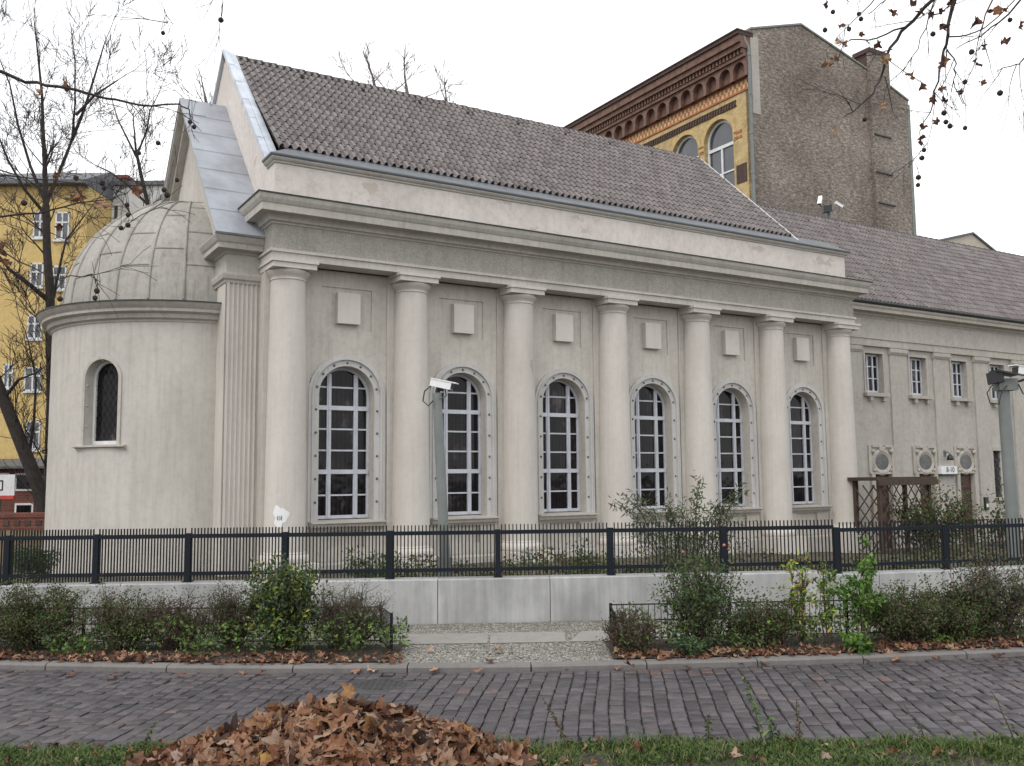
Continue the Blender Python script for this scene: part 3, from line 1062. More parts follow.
# lamp, number plate, intercom on the wing wall
t = empty('wall_lamp', Wl(22.15, WV - .05, 2.2), 'small dark wall lamp on a bracket above the white number plate', 'lamp', rz=RZ)
mb = MB(); mb.tube([(0, 0, .25), (0, -.12, .30), (0, -.2, .22)], .018, 6); mb.box(-.06, .06, -.02, .045, .15, .35)
mb.build('bracket', ['zinc'], t)
mb = MB(); mb.lathe([(.02, .22), (.09, .15), (.11, .06), (.10, .02), (.0, .02)], 0, -.2, 14)
mb.build('lamp_shade', ['black'], t, True)
t = empty('number_plate', Wl(22.2, WV - .06, 1.9), 'white house number plate on the grey render under the small wall lamp', 'sign', rz=RZ)
mb = MB(); mb.box(-.42, .42, -.10, .055, -.13, .13); mb.build('plate', ['camera'], t)
mb = MB(); mb.box(-.44, .44, -.14, .055, -.17, -.132); mb.build('plate_frame', ['black'], t)
def text(body, size, loc, rot, parent, m_, name='lettering'):
    cu = bpy.data.curves.new(name, 'FONT'); cu.body = body; cu.size = size; cu.extrude = .002; cu.align_x = 'CENTER'; cu.align_y = 'CENTER'
    tmp = bpy.data.objects.new(name, cu); COL.objects.link(tmp)
    dg = bpy.context.evaluated_depsgraph_get()
    me = bpy.data.meshes.new_from_object(tmp.evaluated_get(dg))
    bpy.data.objects.remove(tmp)
    o = bpy.data.objects.new(name, me); COL.objects.link(o); me.materials.clear(); me.materials.append(MT[m_])
    o.parent = parent; o.location = loc; o.rotation_euler = rot
    return o
text('8-10', .24, (.05, -.104, 0), (R(90), 0, 0), t, 'fence')
t = empty('intercom', Wl(24.25, WV - .04, .75), 'small black intercom box on the grey render beside the far red door', 'intercom', rz=RZ)
mb = MB(); mb.box(-.09, .09, -.08, .035, -.22, .22); mb.build('case', ['black'], t)
mb = MB(); mb.box(-.05, .05, -.09, -.082, -.12, .0); mb.build('panel', ['camera'], t)

# ------------------------------------------------------------------ ground, road, pavement
def wally(x):       # front face of the retaining wall
    pts = [(-60, 5.5), (-9, 10.55), (-5.7, 10.80), (0, 11.13), (3.7, 11.50), (6.3, 12.15), (12, 13.7), (60, 19)]
    for (a, ya), (b, yb) in zip(pts, pts[1:]):
        if a <= x <= b: return ya + (yb - ya) * (x - a) / (b - a)
    return pts[-1][1]
def kerby(x):
    pts = [(-60, 17), (-9, 9.75), (-5, 9.22), (-3.47, 9.0), (-2.3, 8.90), (-.1, 8.84), (1.7, 8.96), (3.15, 9.11), (4.92, 9.38), (9, 10.1), (60, 19)]
    for (a, ya), (b, yb) in zip(pts, pts[1:]):
        if a <= x <= b: return ya + (yb - ya) * (x - a) / (b - a)
    return pts[-1][1]
U3 = Vector((math.sin(TH), math.cos(TH), 0))
def gardz(x, y):
    u = (Vector((x, y, 0)) - Vector((BO.x, BO.y, 0))).dot(U3)
    t_ = min(max((u - 7) / 12, 0), 1)
    return -.12 - .42 * t_

xs_ = sorted(set([-600, -300, -150, -80, -40] + [-20 + k * .8 for k in range(76)] + [60, 100, 200, 400, 700]))
ys_ = sorted(set([-300, -100, -40, -10] + [.5 * k for k in range(0, 21)] + [10.9 + .5 * k for k in range(60)] + [60, 100, 200, 400, 800]))
mb = MB()
def gz(x, y):
    if -30 < x < 30 and y < wally(max(min(x, 30), -30)) + .2 or y < 9: return -.05
    return gardz(x, y)
idx = {}
vs_ = [(x, y, gz(x, y)) for y in ys_ for x in xs_]
nx = len(xs_)
mb.add(vs_, [(j * nx + i, j * nx + i + 1, (j + 1) * nx + i + 1, (j + 1) * nx + i) for j in range(len(ys_) - 1) for i in range(nx - 1)])
struct(mb.build('ground', [M_plain('garden ground', (.075, .065, .045), .95, 0, .5, 2.5, .6, 30)]))

# road: bed plus rows of single stones
mb = MB(); mb.quad((-16, 6.1, -.022), (16, 6.1, -.022), (16, 11.5, -.022), (-16, 11.5, -.022))
struct(mb.build('road_bed', ['joint']))
mb = MB()
rn = random.Random(11)
cx = -9.5
mhx, mhy = gnd(378, 684).x, gnd(378, 684).y
while cx < 11.5:
    w = .114 + rn.uniform(-.007, .007)
    y = 6.22 + rn.uniform(-.12, .06)
    while y < kerby(cx + (y - 7.7) * .10) + .02:
        h = rn.choice((.10, .12, .135, .15, .17)) + rn.uniform(-.012, .012)
        y1 = min(y + h, kerby(cx + (y - 7.7) * .10) - .012)
        if y1 - y < .04: break
        mx_, my_ = cx + w / 2, (y + y1) / 2
        if (mx_ + (my_ - 7.7) * .10 - mhx) ** 2 + (my_ - mhy) ** 2 > .30 ** 2:
            g = .005; e = .009
            wob = .01 * math.sin(my_ * 2.3 + cx * .7)
            x0_, x1_ = cx + g + wob + rn.uniform(-.004, .004), cx + w - g + wob + rn.uniform(-.004, .004)
            y0_, y1_ = y + g * .6, y1 - g * .6
            zt = rn.uniform(-.006, .004); tx, ty = rn.uniform(-.003, .003), rn.uniform(-.003, .003)
            lo = [(x0_, y0_, -.03), (x1_, y0_, -.03), (x1_, y1_, -.03), (x0_, y1_, -.03)]
            md = [(x0_, y0_, zt - .007), (x1_, y0_, zt - .007), (x1_, y1_, zt - .007), (x0_, y1_, zt - .007)]
            tp = [(x0_ + e, y0_ + e, zt - tx - ty), (x1_ - e, y0_ + e, zt + tx - ty), (x1_ - e, y1_ - e, zt + tx + ty), (x0_ + e, y1_ - e, zt - tx + ty)]
            fs = []
            for b_ in (0, 4):
                fs += [(b_ + k, b_ + (k + 1) % 4, b_ + 4 + (k + 1) % 4, b_ + 4 + k) for k in range(4)]
            fs.append((8, 9, 10, 11))
            patch = noise.noise(Vector((mx_ * .5, my_ * 1.3, 0))) * .35
            mb.add([(p[0] + (p[1] - 7.7) * .10, p[1], p[2]) for p in lo + md + tp], fs, 0, min(max(rn.gauss(.42, .2) + patch, 0), 1))
        y += h
    cx += w
o = struct(mb.build('road_stones', ['paver'], smooth=True))
t = empty('manhole_cover', (mhx, mhy, 0), 'round dark manhole cover set in the stone road', 'manhole cover')
mb = MB(); mb.lathe([(.36, -.02), (.35, -.012), (.29, -.010), (.285, -.006), (.26, -.004), (.25, -.01), (0, -.01)], 0, 0, 40); mb.build('frame_ring', ['cover'], t, True)
mb = MB(); mb.lathe([(.245, -.008), (.235, -.002), (.05, -.002), (0, -.002)], 0, 0, 40)
for i in range(-5, 6):
    for j in range(-5, 6):
        if i * i + j * j < 18: mb.box(i * .05 - .015, i * .05 + .015, j * .05 - .015, j * .05 + .015, -.0025, .002)
mb.build('lid', ['cover'], t)

# kerb stones
mb = MB()
rn = random.Random(4)
x = -12.0
while x < 14:
    ln = rn.uniform(1.0, 1.25)
    p0, p1 = Vector((x + .006, kerby(x + .006))), Vector((x + ln - .006, kerby(x + ln - .006)))
    dd = (p1 - p0).normalized(); nn = Vector((-dd.y, dd.x))
    prof = [(0, -.1), (0, .034), (.02, .052), (.12, .060), (.125, -.1)]
    mb.add([(p.x + nn.x * a, p.y + nn.y * a, z) for p in (p0, p1) for a, z in prof],
           [(k, k + 1, 5 + k + 1, 5 + k) for k in range(4)] + [(0, 1, 2, 3, 4), (5, 6, 7, 8, 9)])
    x += ln
struct(mb.build('kerb', ['granite']))

# pavement sheet and slab strip
mb = MB()
n = 60
for k in range(n):
    x0_, x1_ = -14 + 30 * k / n, -14 + 30 * (k + 1) / n
    for q in range(4):
        f0, f1 = q / 4, (q + 1) / 4
        P_ = lambda x, f: (x, kerby(x) + .126 + (wally(x) + .02 - kerby(x) - .166) * f, .058 + .042 * f)
        mb.quad(P_(x0_, f0), P_(x1_, f0), P_(x1_, f1), P_(x0_, f1))
struct(mb.build('pavement', ['mosaic']))
mb = MB()
x = -14.0
rn = random.Random(8)
while x < 15:
    ln = rn.uniform(.62, .95)
    def S_(x, f, sk):
        y0_ = kerby(x) + .126; y1_ = wally(x)
        ff = .42 + .27 * f
        return (x + sk * f, y0_ + (y1_ - y0_) * ff, .058 + .042 * ff + .005)
    sk = rn.choice((0, .12, .18))
    mb.quad(S_(x + .012, 0, sk), S_(x + ln - .012, 0, sk), S_(x + ln - .012, 1, sk), S_(x + .012, 1, sk))
    x += ln
struct(mb.build('pavement_slabs', ['slab']))

# retaining wall in cast panels
t = empty('retaining_wall', (0, wally(0), 0), 'low pale concrete retaining wall in long cast panels under the black fence', 'wall')
joints = [-11.0, -8.4, -5.9, -3.4] + [gnd(440, 600, .35).x, gnd(554, 600, .35).x + .02, gnd(677, 600, .35).x, 3.67, gnd(893, 600, .35).x, 6.2, 7.7, 9.2, 11]
joints = [-11.0, -8.2, -5.6, -3.1, -.88, .42, 1.88, 3.70, 4.45, 5.85, 7.3, 8.9, 11]
def wtop(x): return .602 if x < 3.69 else .565
for a, b in zip(joints, joints[1:]):
    mb = MB()
    a_, b_ = a + .004, b - .004
    ya, yb = wally(a_), wally(b_)
    zt = wtop((a + b) / 2); e = .012
    A = [(a_, ya + dy, z) for dy, z in ((0, -.9), (0, zt - e), (e, zt), (.28, zt), (.28, -.9))]
    Bp = [(b_, yb + dy, z) for dy, z in ((0, -.9), (0, zt - e), (e, zt), (.28, zt), (.28, -.9))]
    mb.add([(p[0], p[1] - t.location.y, p[2]) for p in A + Bp], [(k, k + 1, 5 + k + 1, 5 + k) for k in range(4)] + [(0, 1, 2, 3, 4), (5, 6, 7, 8, 9)])
    mb.build('wall_panel', ['concrete'], t)

# black bar fence on the wall
t = empty('bar_fence', (0, wally(0) + .14, .6), 'black metal fence of close vertical bars and thick posts on the concrete wall', 'fence')
FY = lambda x: wally(x) + .14
px = [-8.6, -7.5] + [0] * 10
posts = []
for xp in (-78, 7, 96, 188, 285, 390, 498, 611, 724, 837, 946, 1052, 1160):
    X = 0
    for it in range(12):
        X = at(xp, 560, FY(X)).x
    posts.append(X)
LO = t.location
for i, X in enumerate(posts):
    zt = wtop(X + .05 if i < 9 else X)
    mb = MB()
    mb.box(X - .032 - LO.x, X + .032 - LO.x, FY(X) - .03 - LO.y, FY(X) + .05 - LO.y, zt - .30 - LO.z, zt + .555 - LO.z)
    mb.box(X - .05 - LO.x, X + .05 - LO.x, FY(X) - .05 - LO.y, FY(X) + .07 - LO.y, zt - .32 - LO.z, zt + .012 - LO.z)
    mb.build('post', ['fence'], t)
for a, b in zip(posts, posts[1:]):
    zt = wtop((a + b) / 2) - LO.z
    mb = MB()
    nb = 30
    for k in range(1, nb):
        x = a + (b - a) * k / nb
        y = FY(x) - LO.y
        mb.box(x - .0062, x + .0062, y - .012, y + .004, zt + .015, zt + .615)
    mb.build('bar_panel', ['bar'], t)
    mb = MB()
    for z0_, z1_ in ((.50, .545), (.075, .115)):
        pa, pb = Vector((a + .033, FY(a) - LO.y, 0)), Vector((b - .033, FY(b) - LO.y, 0))
        vv = [(p.x, p.y + dy, zt + z) for p in (pa, pb) for dy, z in ((-.028, z0_), (-.028, z1_), (.02, z1_), (.02, z0_))]
        mb.add(vv, [(0, 1, 5, 4), (1, 2, 6, 5), (2, 3, 7, 6), (3, 0, 4, 7), (0, 3, 2, 1), (4, 5, 6, 7)])
    mb.build('rail', ['fence'], t)

# ------------------------------------------------------------------ cameras on poles
def cctv(mb, c, dx, ln=.30, w=.055):
    """box body with hood and dark lens end, pointing along dx"""
    dx = Vector(dx).normalized(); s_ = dx.cross(Vector((0, 0, 1))).normalized(); u_ = s_.cross(dx)
    c = Vector(c)
    mb.obox(c, dx, s_, u_, ln / 2, w, w * .85, 0)
    mb.obox(c + u_ * (w * 1.0) + dx * .03, dx, s_, u_, ln / 2 + .03, w * 1.15, .007, 0)
    mb.obox(c + dx * (ln / 2 + .004), dx, s_, u_, .003, w * .8, w * .68, 1)
b0_, t0_ = at(445, 582, 11.55), at(437, 393, 11.55)
t = empty('camera_pole', b0_, 'slim grey pole with one white surveillance camera in front of the second window', 'camera pole')
Pt = t0_ - b0_
mb = MB(); mb.tube([(0, 0, -.5), (0, 0, .30)], .085, 12); mb.tube([(0, 0, .29), (Pt.x, 0, Pt.z)], [.066, .055], 12)
mb.build('pole', ['pole'], t, True)
mb = MB(); cctv(mb, (Pt.x + .06, -.03, Pt.z + .10), (.95, -.25, -.22), .27, .05)
mb.build('camera_head', ['camera', 'black'], t)
mb = MB(); mb.tube([(Pt.x, 0, Pt.z - .02), (Pt.x + .02, -.02, Pt.z + .06)], .03, 8)
mb.tube([(Pt.x - .06, -.03, Pt.z + .10), (Pt.x - .15, -.04, Pt.z + .02), (Pt.x - .17, -.04, Pt.z - .10), (Pt.x - .10, -.06, Pt.z - .16), (Pt.x - .04, -.07, Pt.z - .10)], .009, 5)
mb.tube([(Pt.x + .10, -.06, Pt.z + .05), (Pt.x + .12, -.06, Pt.z - .04), (Pt.x + .04, -.07, Pt.z - .08)], .008, 5)
mb.build('cable', ['black'], t, True)

b0_, t0_ = at(1017, 575, 13.1), at(1003, 385, 13.1)
t = empty('camera_mast', b0_, 'thick grey mast with floodlight and cameras at the right edge', 'camera pole')
Pt = t0_ - b0_
mb = MB(); mb.tube([(0, 0, -.6), (Pt.x, 0, Pt.z)], [.088, .08], 14); mb.obox((Pt.x + .02, -.03, Pt.z), Vector((1, 0, 0)), Vector((0, 1, 0)), Vector((0, 0, 1)), .13, .09, .08)
mb.build('pole', ['pole'], t, True)
mb = MB()
mb.obox((Pt.x - .16, -.12, Pt.z + .09), Vector((.85, -.5, .15)).normalized(), Vector((.5, .85, 0)).normalized(), Vector((-.1, 0, 1)).normalized(), .105, .08, .075)
mb.obox((Pt.x - .05, -.14, Pt.z + .15), Vector((1, 0, -.2)).normalized(), Vector((0, 1, 0)), Vector((.2, 0, 1)).normalized(), .15, .12, .012)
mb.build('floodlight', ['black'], t)
mb = MB(); cctv(mb, (Pt.x + .23, -.08, Pt.z + .18), (-.9, -.35, .1), .24, .06); cctv(mb, (Pt.x + .42, -.05, Pt.z + .06), (.6, -.3, -.75), .30, .06)
mb.build('camera_head', ['camera', 'black'], t)
mb = MB()
mb.tube([(Pt.x - .22, -.12, Pt.z - .02), (Pt.x - .30, -.14, Pt.z - .12), (Pt.x - .27, -.15, Pt.z - .26), (Pt.x - .15, -.16, Pt.z - .28), (Pt.x - .12, -.16, Pt.z - .14), (Pt.x - .02, -.15, Pt.z - .02)], .009, 5)
mb.tube([(Pt.x + .15, -.12, Pt.z), (Pt.x + .2, -.14, Pt.z - .14), (Pt.x + .28, -.14, Pt.z - .08), (Pt.x + .26, -.12, Pt.z + .1)], .011, 5)
mb.tube([(Pt.x + .1, -.1, Pt.z + .02), (Pt.x + .3, -.1, Pt.z + .08), (Pt.x + .45, -.06, Pt.z + .08)], .02, 6)
mb.build('cable', ['black'], t, True)

t = empty('roof_camera_mast', Wl(21.75, 5.1, 10.3), 'grey mast with two white cameras and a floodlight rising behind the wing roof ridge', 'camera pole', rz=RZ)
mb = MB(); mb.tube([(0, 0, 0), (0, 0, 1.35)], .11, 12); mb.tube([(-.5, 0, 1.5), (0, 0, 1.34), (.42, 0, 1.5)], .03, 6); mb.build('pole', ['pole'], t, True)
mb = MB(); cctv(mb, (-.58, -.1, 1.62), (-.55, -.3, -.75), .42, .06); cctv(mb, (.45, -.1, 1.6), (.7, -.3, -.45), .32, .055); mb.build('camera_head', ['camera', 'black'], t)
mb = MB(); mb.obox((-.3, -.15, 1.32), Vector((.9, -.4, .2)).normalized(), Vector((.4, .9, 0)).normalized(), Vector((0, 0, 1)), .17, .1, .13); mb.build('floodlight', ['black'], t)

# ------------------------------------------------------------------ trellis arbour in front of the wing
ta = Wl(17.4, -.9, 0)
t = empty('trellis_arbour', (ta.x, ta.y, gardz(ta.x, ta.y)), 'dark wooden trellis arbour with crossed slats in front of the wing doors', 'arbour', rz=RZ)
a0_ = -1.3
mb = MB(); mb.box(a0_ - .2, 1.15, -.12, .9, 2.08, 2.18); mb.box(a0_ - .2, 1.15, -.16, -.08, 1.95, 2.10); mb.build('roof_beam', ['wooddark'], t)
for u in (a0_, .9):
    for v in (0, .8):
        mb = MB(); mb.box(u - .05, u + .05, v - .05, v + .05, -.3, 2.08)
        mb.build('post', ['wooddark'], t)
mb = MB()
for k in range(-6, 10):
    for sg in (1, -1):
        u_, z_ = [], []
        p0 = (a0_ + .33 * k, .1); 
        pts = []
        for q in range(21):
            u = p0[0] + sg * 1.85 * q / 20 * .8 + (0 if sg > 0 else 1.5); z = .1 + 1.85 * q / 20
            if a0_ <= u <= .9: pts.append((u, -.02 * sg, z))
        if len(pts) > 1: mb.tube([pts[0], pts[-1]], .022, 4)
for k in range(-5, 6):
    for sg in (1, -1):
        pts = []
        for q in range(21):
            v = .33 * k + sg * 1.5 * q / 20; z = .1 + 1.85 * q / 20
            if 0 <= v <= .8: pts.append((a0_ - .02 * sg - .02, v, z))
        if len(pts) > 1: mb.tube([pts[0], pts[-1]], .022, 4)
mb.build('trellis', ['wooddark'], t)


# ------------------------------------------------------------------ plants
def leafq(mb, c, d, nrm, ln, w, mi, rn_, bend=.15):
    s_ = d.cross(nrm)
    if s_.length < 1e-6: return
    s_.normalize(); n_ = s_.cross(d)
    a = c; m1 = c + d * (ln * .45); tip = c + d * ln - n_ * (ln * bend)
    mb.add([a, m1 + s_ * (w / 2) + n_ * (w * .12), tip, m1 - s_ * (w / 2) + n_ * (w * .12)], [(0, 1, 2), (0, 2, 3)], mi, rn_)


def rdir(rn, upb=0.0):
    while True:
        v = Vector((rn.uniform(-1, 1), rn.uniform(-1, 1), rn.uniform(-1, 1)))
        if .05 < v.length < 1:
            v.normalize(); v.z += upb
            return v.normalized()


def shrub(name, label, cat, base, rx, ry, h, nleaf, ls, mats, seed, nst=16, z0=.12, spread=.16, group=None, up=.3, asp=.5, twigs=1, top=1.0, flat=.35):
    rn = random.Random(seed)
    nleaf = int(nleaf * 3.2)
    t = empty(name, base, label, cat, group)
    st, fo = MB(), MB()
    clumps = []
    for k in range(nst):
        a = rn.uniform(0, 2 * math.pi); q = math.sqrt(rn.random())
        hz = h * (1 - flat * q ** 2) * rn.uniform(.55, 1.0) * top
        tip = Vector((rx * q * math.cos(a), ry * q * math.sin(a), hz))
        b = Vector((tip.x * .25, tip.y * .25, 0))
        mid = (b + tip) * .5 + Vector((tip.x * .1 + rn.uniform(-.04, .04), tip.y * .1, rn.uniform(0, .05)))
        st.tube([b, mid, tip], [.008, .006, .003], 4, cap=False)
        for j in range(int(4 * twigs)):
            f_ = rn.uniform(.3, 1); s0 = b.lerp(tip, f_); e_ = s0 + rdir(rn, .6) * rn.uniform(.06, .2) * (h / .7)
            st.tube([s0, s0.lerp(e_, .5) + rdir(rn) * .01, e_], [.004, .003, .0015], 3, cap=False)
            clumps.append(e_)
        clumps += [tip, b.lerp(tip, .75), b.lerp(tip, rn.uniform(.3, .9))]
    for k in range(nleaf):
        c = rn.choice(clumps)
        p = c + Vector((rn.gauss(0, spread * .5 * h), rn.gauss(0, spread * .5 * h), rn.gauss(0, spread * .45 * h)))
        if p.z < z0 * h * .3: continue
        tone = .5 + .5 * noise.noise(p * 5 + Vector((seed, 0, 0)))
        mi = min(int(rn.random() ** 1.3 * len(mats)), len(mats) - 1)
        leafq(fo, p, rdir(rn, up * .3), rdir(rn, .9), ls * rn.uniform(.6, 1.3), ls * asp * rn.uniform(.7, 1.2), mi, min(max(tone * .7 + rn.uniform(-.2, .35), 0), 1))
    st.build('stems', ['stem'], t)
    fo.build('foliage', mats, t)
    return t


def bedpos(px_, Y):
    p = at(px_, 640, Y)
    return (p.x, Y, .05)


def hpx(y, Y):      # height whose top is seen at row y at distance Y
    return at(512, y, Y).z


SH = [
    # name, label, px centre, half width px, top row, Y, n, leaf, mats, stems, options
    ('barberry_bush', 'broad rounded olive bush at the far left of the planted bed', 42, 62, 580, 9.75, 4600, .030, ['olive', 'green', 'olive', 'brownleaf'], 34, {'twigs': 2}),
    ('barberry_bush', 'smaller loose olive bush second from the left in the bed', 120, 40, 582, 9.7, 1900, .028, ['olive', 'brownleaf', 'green'], 28, {'twigs': 3}),
    ('twiggy_shrub', 'sparse purple brown twiggy shrub in the left bed', 178, 40, 588, 9.7, 1100, .026, ['brownleaf', 'olive'], 40, {'twigs': 4}),
    ('twiggy_shrub', 'thin grey olive shrub just left of the tall dark evergreen bush', 232, 30, 581, 9.75, 1500, .025, ['olive', 'bluegreen', 'brownleaf'], 36, {'twigs': 3}),
    ('evergreen_bush', 'tall dark evergreen bush with pale green patches in the left bed', 281, 33, 566, 9.65, 2700, .05, ['bluegreen', 'green', 'bluegreen', 'green', 'olive', 'yellowleaf'], 30, {'spread': .10, 'twigs': 2, 'flat': .05}),
    ('broom_shrub', 'feathery grey green shrub of fine twigs at the right end of the left bed', 345, 44, 582, 9.65, 2600, .028, ['bluegreen', 'olive', 'brownleaf'], 60, {'twigs': 4, 'asp': .22}),
    ('twiggy_shrub', 'dry brown twiggy shrub at the left end of the right bed', 632, 32, 608, 9.35, 500, .026, ['brownleaf', 'olive'], 40, {'twigs': 5}),
    ('rose_bush', 'tall open rose bush with pink blooms rising above the concrete wall', 703, 46, 553, 9.5, 1300, .045, ['green', 'olive', 'bluegreen'], 26, {'twigs': 3, 'spread': .12}),
    ('twiggy_shrub', 'low olive shrub between the rose bush and the yellow leaved plant', 762, 38, 600, 9.6, 1700, .030, ['olive', 'brownleaf', 'green'], 30, {'twigs': 3}),
    ('leafy_perennial', 'tall yellow leaved perennial in the right bed', 803, 11, 570, 9.6, 130, .06, ['yellowleaf', 'bright', 'brownleaf'], 7, {'spread': .055, 'flat': .1}),
    ('leafy_perennial', 'green leafy perennial beside the yellow leaved one', 828, 9, 573, 9.65, 110, .055, ['bright', 'green', 'yellowleaf'], 6, {'spread': .05, 'flat': .1}),
    ('leafy_perennial', 'tallest bright green leafy stem reaching the fence in the right bed', 863, 13, 546, 9.6, 260, .065, ['bright', 'green'], 6, {'spread': .05, 'flat': .05}),
    ('barberry_bush', 'dense dull green bush right of the tallest leafy stem', 905, 44, 592, 9.75, 2900, .034, ['olive', 'green', 'brownleaf'], 30, {'twigs': 2}),
    ('barberry_bush', 'rounded dark bush second from the right edge of the bed', 957, 40, 588, 9.8, 2600, .036, ['green', 'olive', 'brownleaf'], 28, {'twigs': 2}),
    ('twiggy_shrub', 'tall airy shrub of thin leafy stems at the right edge', 995, 42, 553, 9.9, 1300, .038, ['olive', 'bluegreen', 'brownleaf'], 34, {'twigs': 4}),
    ('low_shrub', 'low dark evergreen spilling over the kerb in front of the rose bush', 690, 26, 640, 9.22, 500, .045, ['bluegreen', 'green'], 14, {}),
    ('low_shrub', 'fresh green creeper hanging over the kerb below the tallest stem', 856, 14, 634, 9.30, 110, .07, ['bright', 'green'], 9, {}),
]
for k, (nm, lb, pxc, hw, top, Y, nl, ls, ms, nst, kw) in enumerate(SH):
    p = bedpos(pxc, Y); h = max(hpx(top, Y) - .05, .15)
    s_ = hw * Y / FPX
    shrub(nm, lb, 'plant' if 'perennial' in nm else 'shrub', p, s_ * .92, min(s_ * .6, .32), h * 1.02, nl, ls, ms, 100 + k, nst, group='shrubs and plants in the kerbside beds', **{**{'spread': .125 if h > .5 else .22}, **kw})
rb = [o for o in COL.objects if o.get('label', '').startswith('tall open rose')][0]
mb = MB()
for a, b, y in ((724, 545, 9.4), (729, 549, 9.4), (683, 552, 9.4)):
    mb.ball(at(a, b, y) - rb.location, .013, 5, 0, .35)
mb.build('blooms', ['rose'], rb)

# low green ground cover and soil of the beds
def bed(name, xa, xb):
    mb = MB()
    n = 24
    for k in range(n):
        x0_, x1_ = xa + (xb - xa) * k / n, xa + (xb - xa) * (k + 1) / n
        P_ = lambda x, f: (x, kerby(x) + .126 + (.99) * f, .068 + .004 + .02 * math.sin(f * math.pi))
        for q in range(3):
            mb.quad(P_(x0_, q / 3), P_(x1_, q / 3), P_(x1_, (q + 1) / 3), P_(x0_, (q + 1) / 3))
    struct(mb.build(name, ['soil']))
bed('planting_bed', -9, -1.12)
bed('planting_bed', .92, 9)


def lobed(sz, rn, curl):
    """outline and inner ring of a five lobed plane-tree leaf, curled"""
    P = []
    lobes = [(-2.2, .66), (-1.12, .92), (0, 1.0), (1.12, .92), (2.2, .66)]
    for k, (a, r_) in enumerate(lobes):
        P += [(a - .25, r_ * .80), (a - .06, r_), (a + .22, r_ * .78)]
        if k < 4:
            P.append(((a + lobes[k + 1][0]) / 2, .52))
    P.append((math.pi, .34))
    c1, c2, c3 = rn.uniform(-curl, curl), rn.uniform(-curl, curl), rn.uniform(-curl, curl)
    ph = rn.uniform(0, 6.28)
    asp = rn.uniform(.75, 1.05)
    def pt(a, q, jit):
        x, y = q * math.sin(a) * asp, q * math.cos(a)
        z = c1 * x * x * .6 + c2 * y * y * .5 + c3 * x * y * .6 + curl * .16 * q * math.sin(3 * a + ph) + jit
        k_ = 1 - .25 * min(abs(z), .6)
        return Vector((x * .5 * k_, y * .5 * k_, z * .5)) * sz
    n = len(P)
    inner = [pt(a, q * .5, rn.uniform(-.03, .03) * curl) for a, q in P]
    outer = [pt(a, q * rn.uniform(.88, 1.1), rn.uniform(-.12, .12) * curl) for a, q in P]
    fs = [(0, 1 + k, 1 + (k + 1) % n) for k in range(n)] + [(1 + k, n + 1 + k, n + 1 + (k + 1) % n, 1 + (k + 1) % n) for k in range(n)]
    return [Vector((0, 0, 0))] + inner + outer, fs


def put_leaf(mb, pos, nrm, sz, rn, curl=.5, mi=0, q=None):
    v, fs = lobed(sz, rn, curl)
    qd = nrm.to_track_quat('Z', 'Y')
    sp = Matrix.Rotation(rn.uniform(0, 6.28), 3, 'Z')
    mb.add([Vector(pos) + qd @ (sp @ p) for p in v], fs, mi, rn.random() if q is None else q)


rn = random.Random(21)
for nm, xa, xb, cnt in (('bed_leaves', -7, -1.05, 900), ('bed_leaves', .95, 7.5, 1050)):
    mb = MB()
    for k in range(cnt):
        x = rn.uniform(xa, xb)
        f_ = -.05 + .34 * rn.random() ** 1.2
        dens = .5 + .5 * noise.noise(Vector((x * 1.7, 3.1, 0)))
        if rn.random() > dens + .25: continue
        put_leaf(mb, (x, kerby(x) + .12 + f_, .064 + rn.uniform(0, .03) + .03 * dens * (f_ > .02)), rdir(rn, 1.4), rn.uniform(.05, .12), rn, 1.2)
    tag(mb.build(nm, ['orangeleaf'], smooth=True), 'rust brown fallen leaves banked along the ' + ('left' if xa < 0 else 'right') + ' planted bed behind the kerb', 'fallen leaves', kind='stuff')
for nm, xa, xb, cnt, lab in (('ground_cover', -7.2, -1.05, 6500, 'low green ground cover under the left bed shrubs'), ('ground_cover', 1.0, 7.5, 5200, 'low green ground cover under the right bed shrubs')):
    mb = MB()
    for k in range(cnt):
        x = rn.uniform(xa, xb); f_ = .03 + .6 * rn.random()
        if f_ < .2 and noise.noise(Vector((x * 1.5, 4, 1))) < .12: continue
        hgt = (.10 + .26 * max(0, .45 + noise.noise(Vector((x * 2.2, 9, 0))))) * (1.3 if f_ > .2 else .8)
        p = Vector((x, kerby(x) + .17 + f_, .08 + hgt * rn.random() ** .6))
        leafq(mb, p, rdir(rn, .3), rdir(rn, 1), .045 * rn.uniform(.6, 1.3), .03 * rn.uniform(.7, 1.2), 0 if rn.random() < .55 else (1 if rn.random() < .75 else 2), rn.random())
    tag(mb.build(nm, ['green', 'olive', 'bright']), lab, 'ground cover', kind='stuff')

# single leaves on road and kerb
LP = [(70, 675), (112, 678), (180, 676), (242, 673), (262, 673), (356, 671), (372, 671), (433, 671), (478, 672), (490, 662), (563, 668), (618, 669), (630, 666), (686, 668), (740, 664), (765, 664), (800, 660), (818, 660), (832, 659), (865, 660), (895, 660), (902, 658), (936, 658), (952, 656), (972, 655), (1000, 656), (430, 650), (500, 651), (606, 641)]
rn = random.Random(31)
for k, (a, b) in enumerate(LP):
    onp = b < 655 and a < 640
    p = gnd(a, b, .09 if onp else (.07 if (a, b) in ((490, 662), (630, 666)) else .012))
    mb = MB()
    put_leaf(mb, (0, 0, .012), Vector((rn.uniform(-.3, .3), rn.uniform(-.35, .1), 1)).normalized(), rn.uniform(.11, .18), rn, .8)
    o = mb.build('fallen_leaf', ['orangeleaf'], loc=p)
    tag(o, 'single curled brown leaf lying on the ' + ('pavement' if onp else 'road edge or kerb'), 'leaf', 'loose leaves on pavement' if onp else 'loose leaves along the kerb')

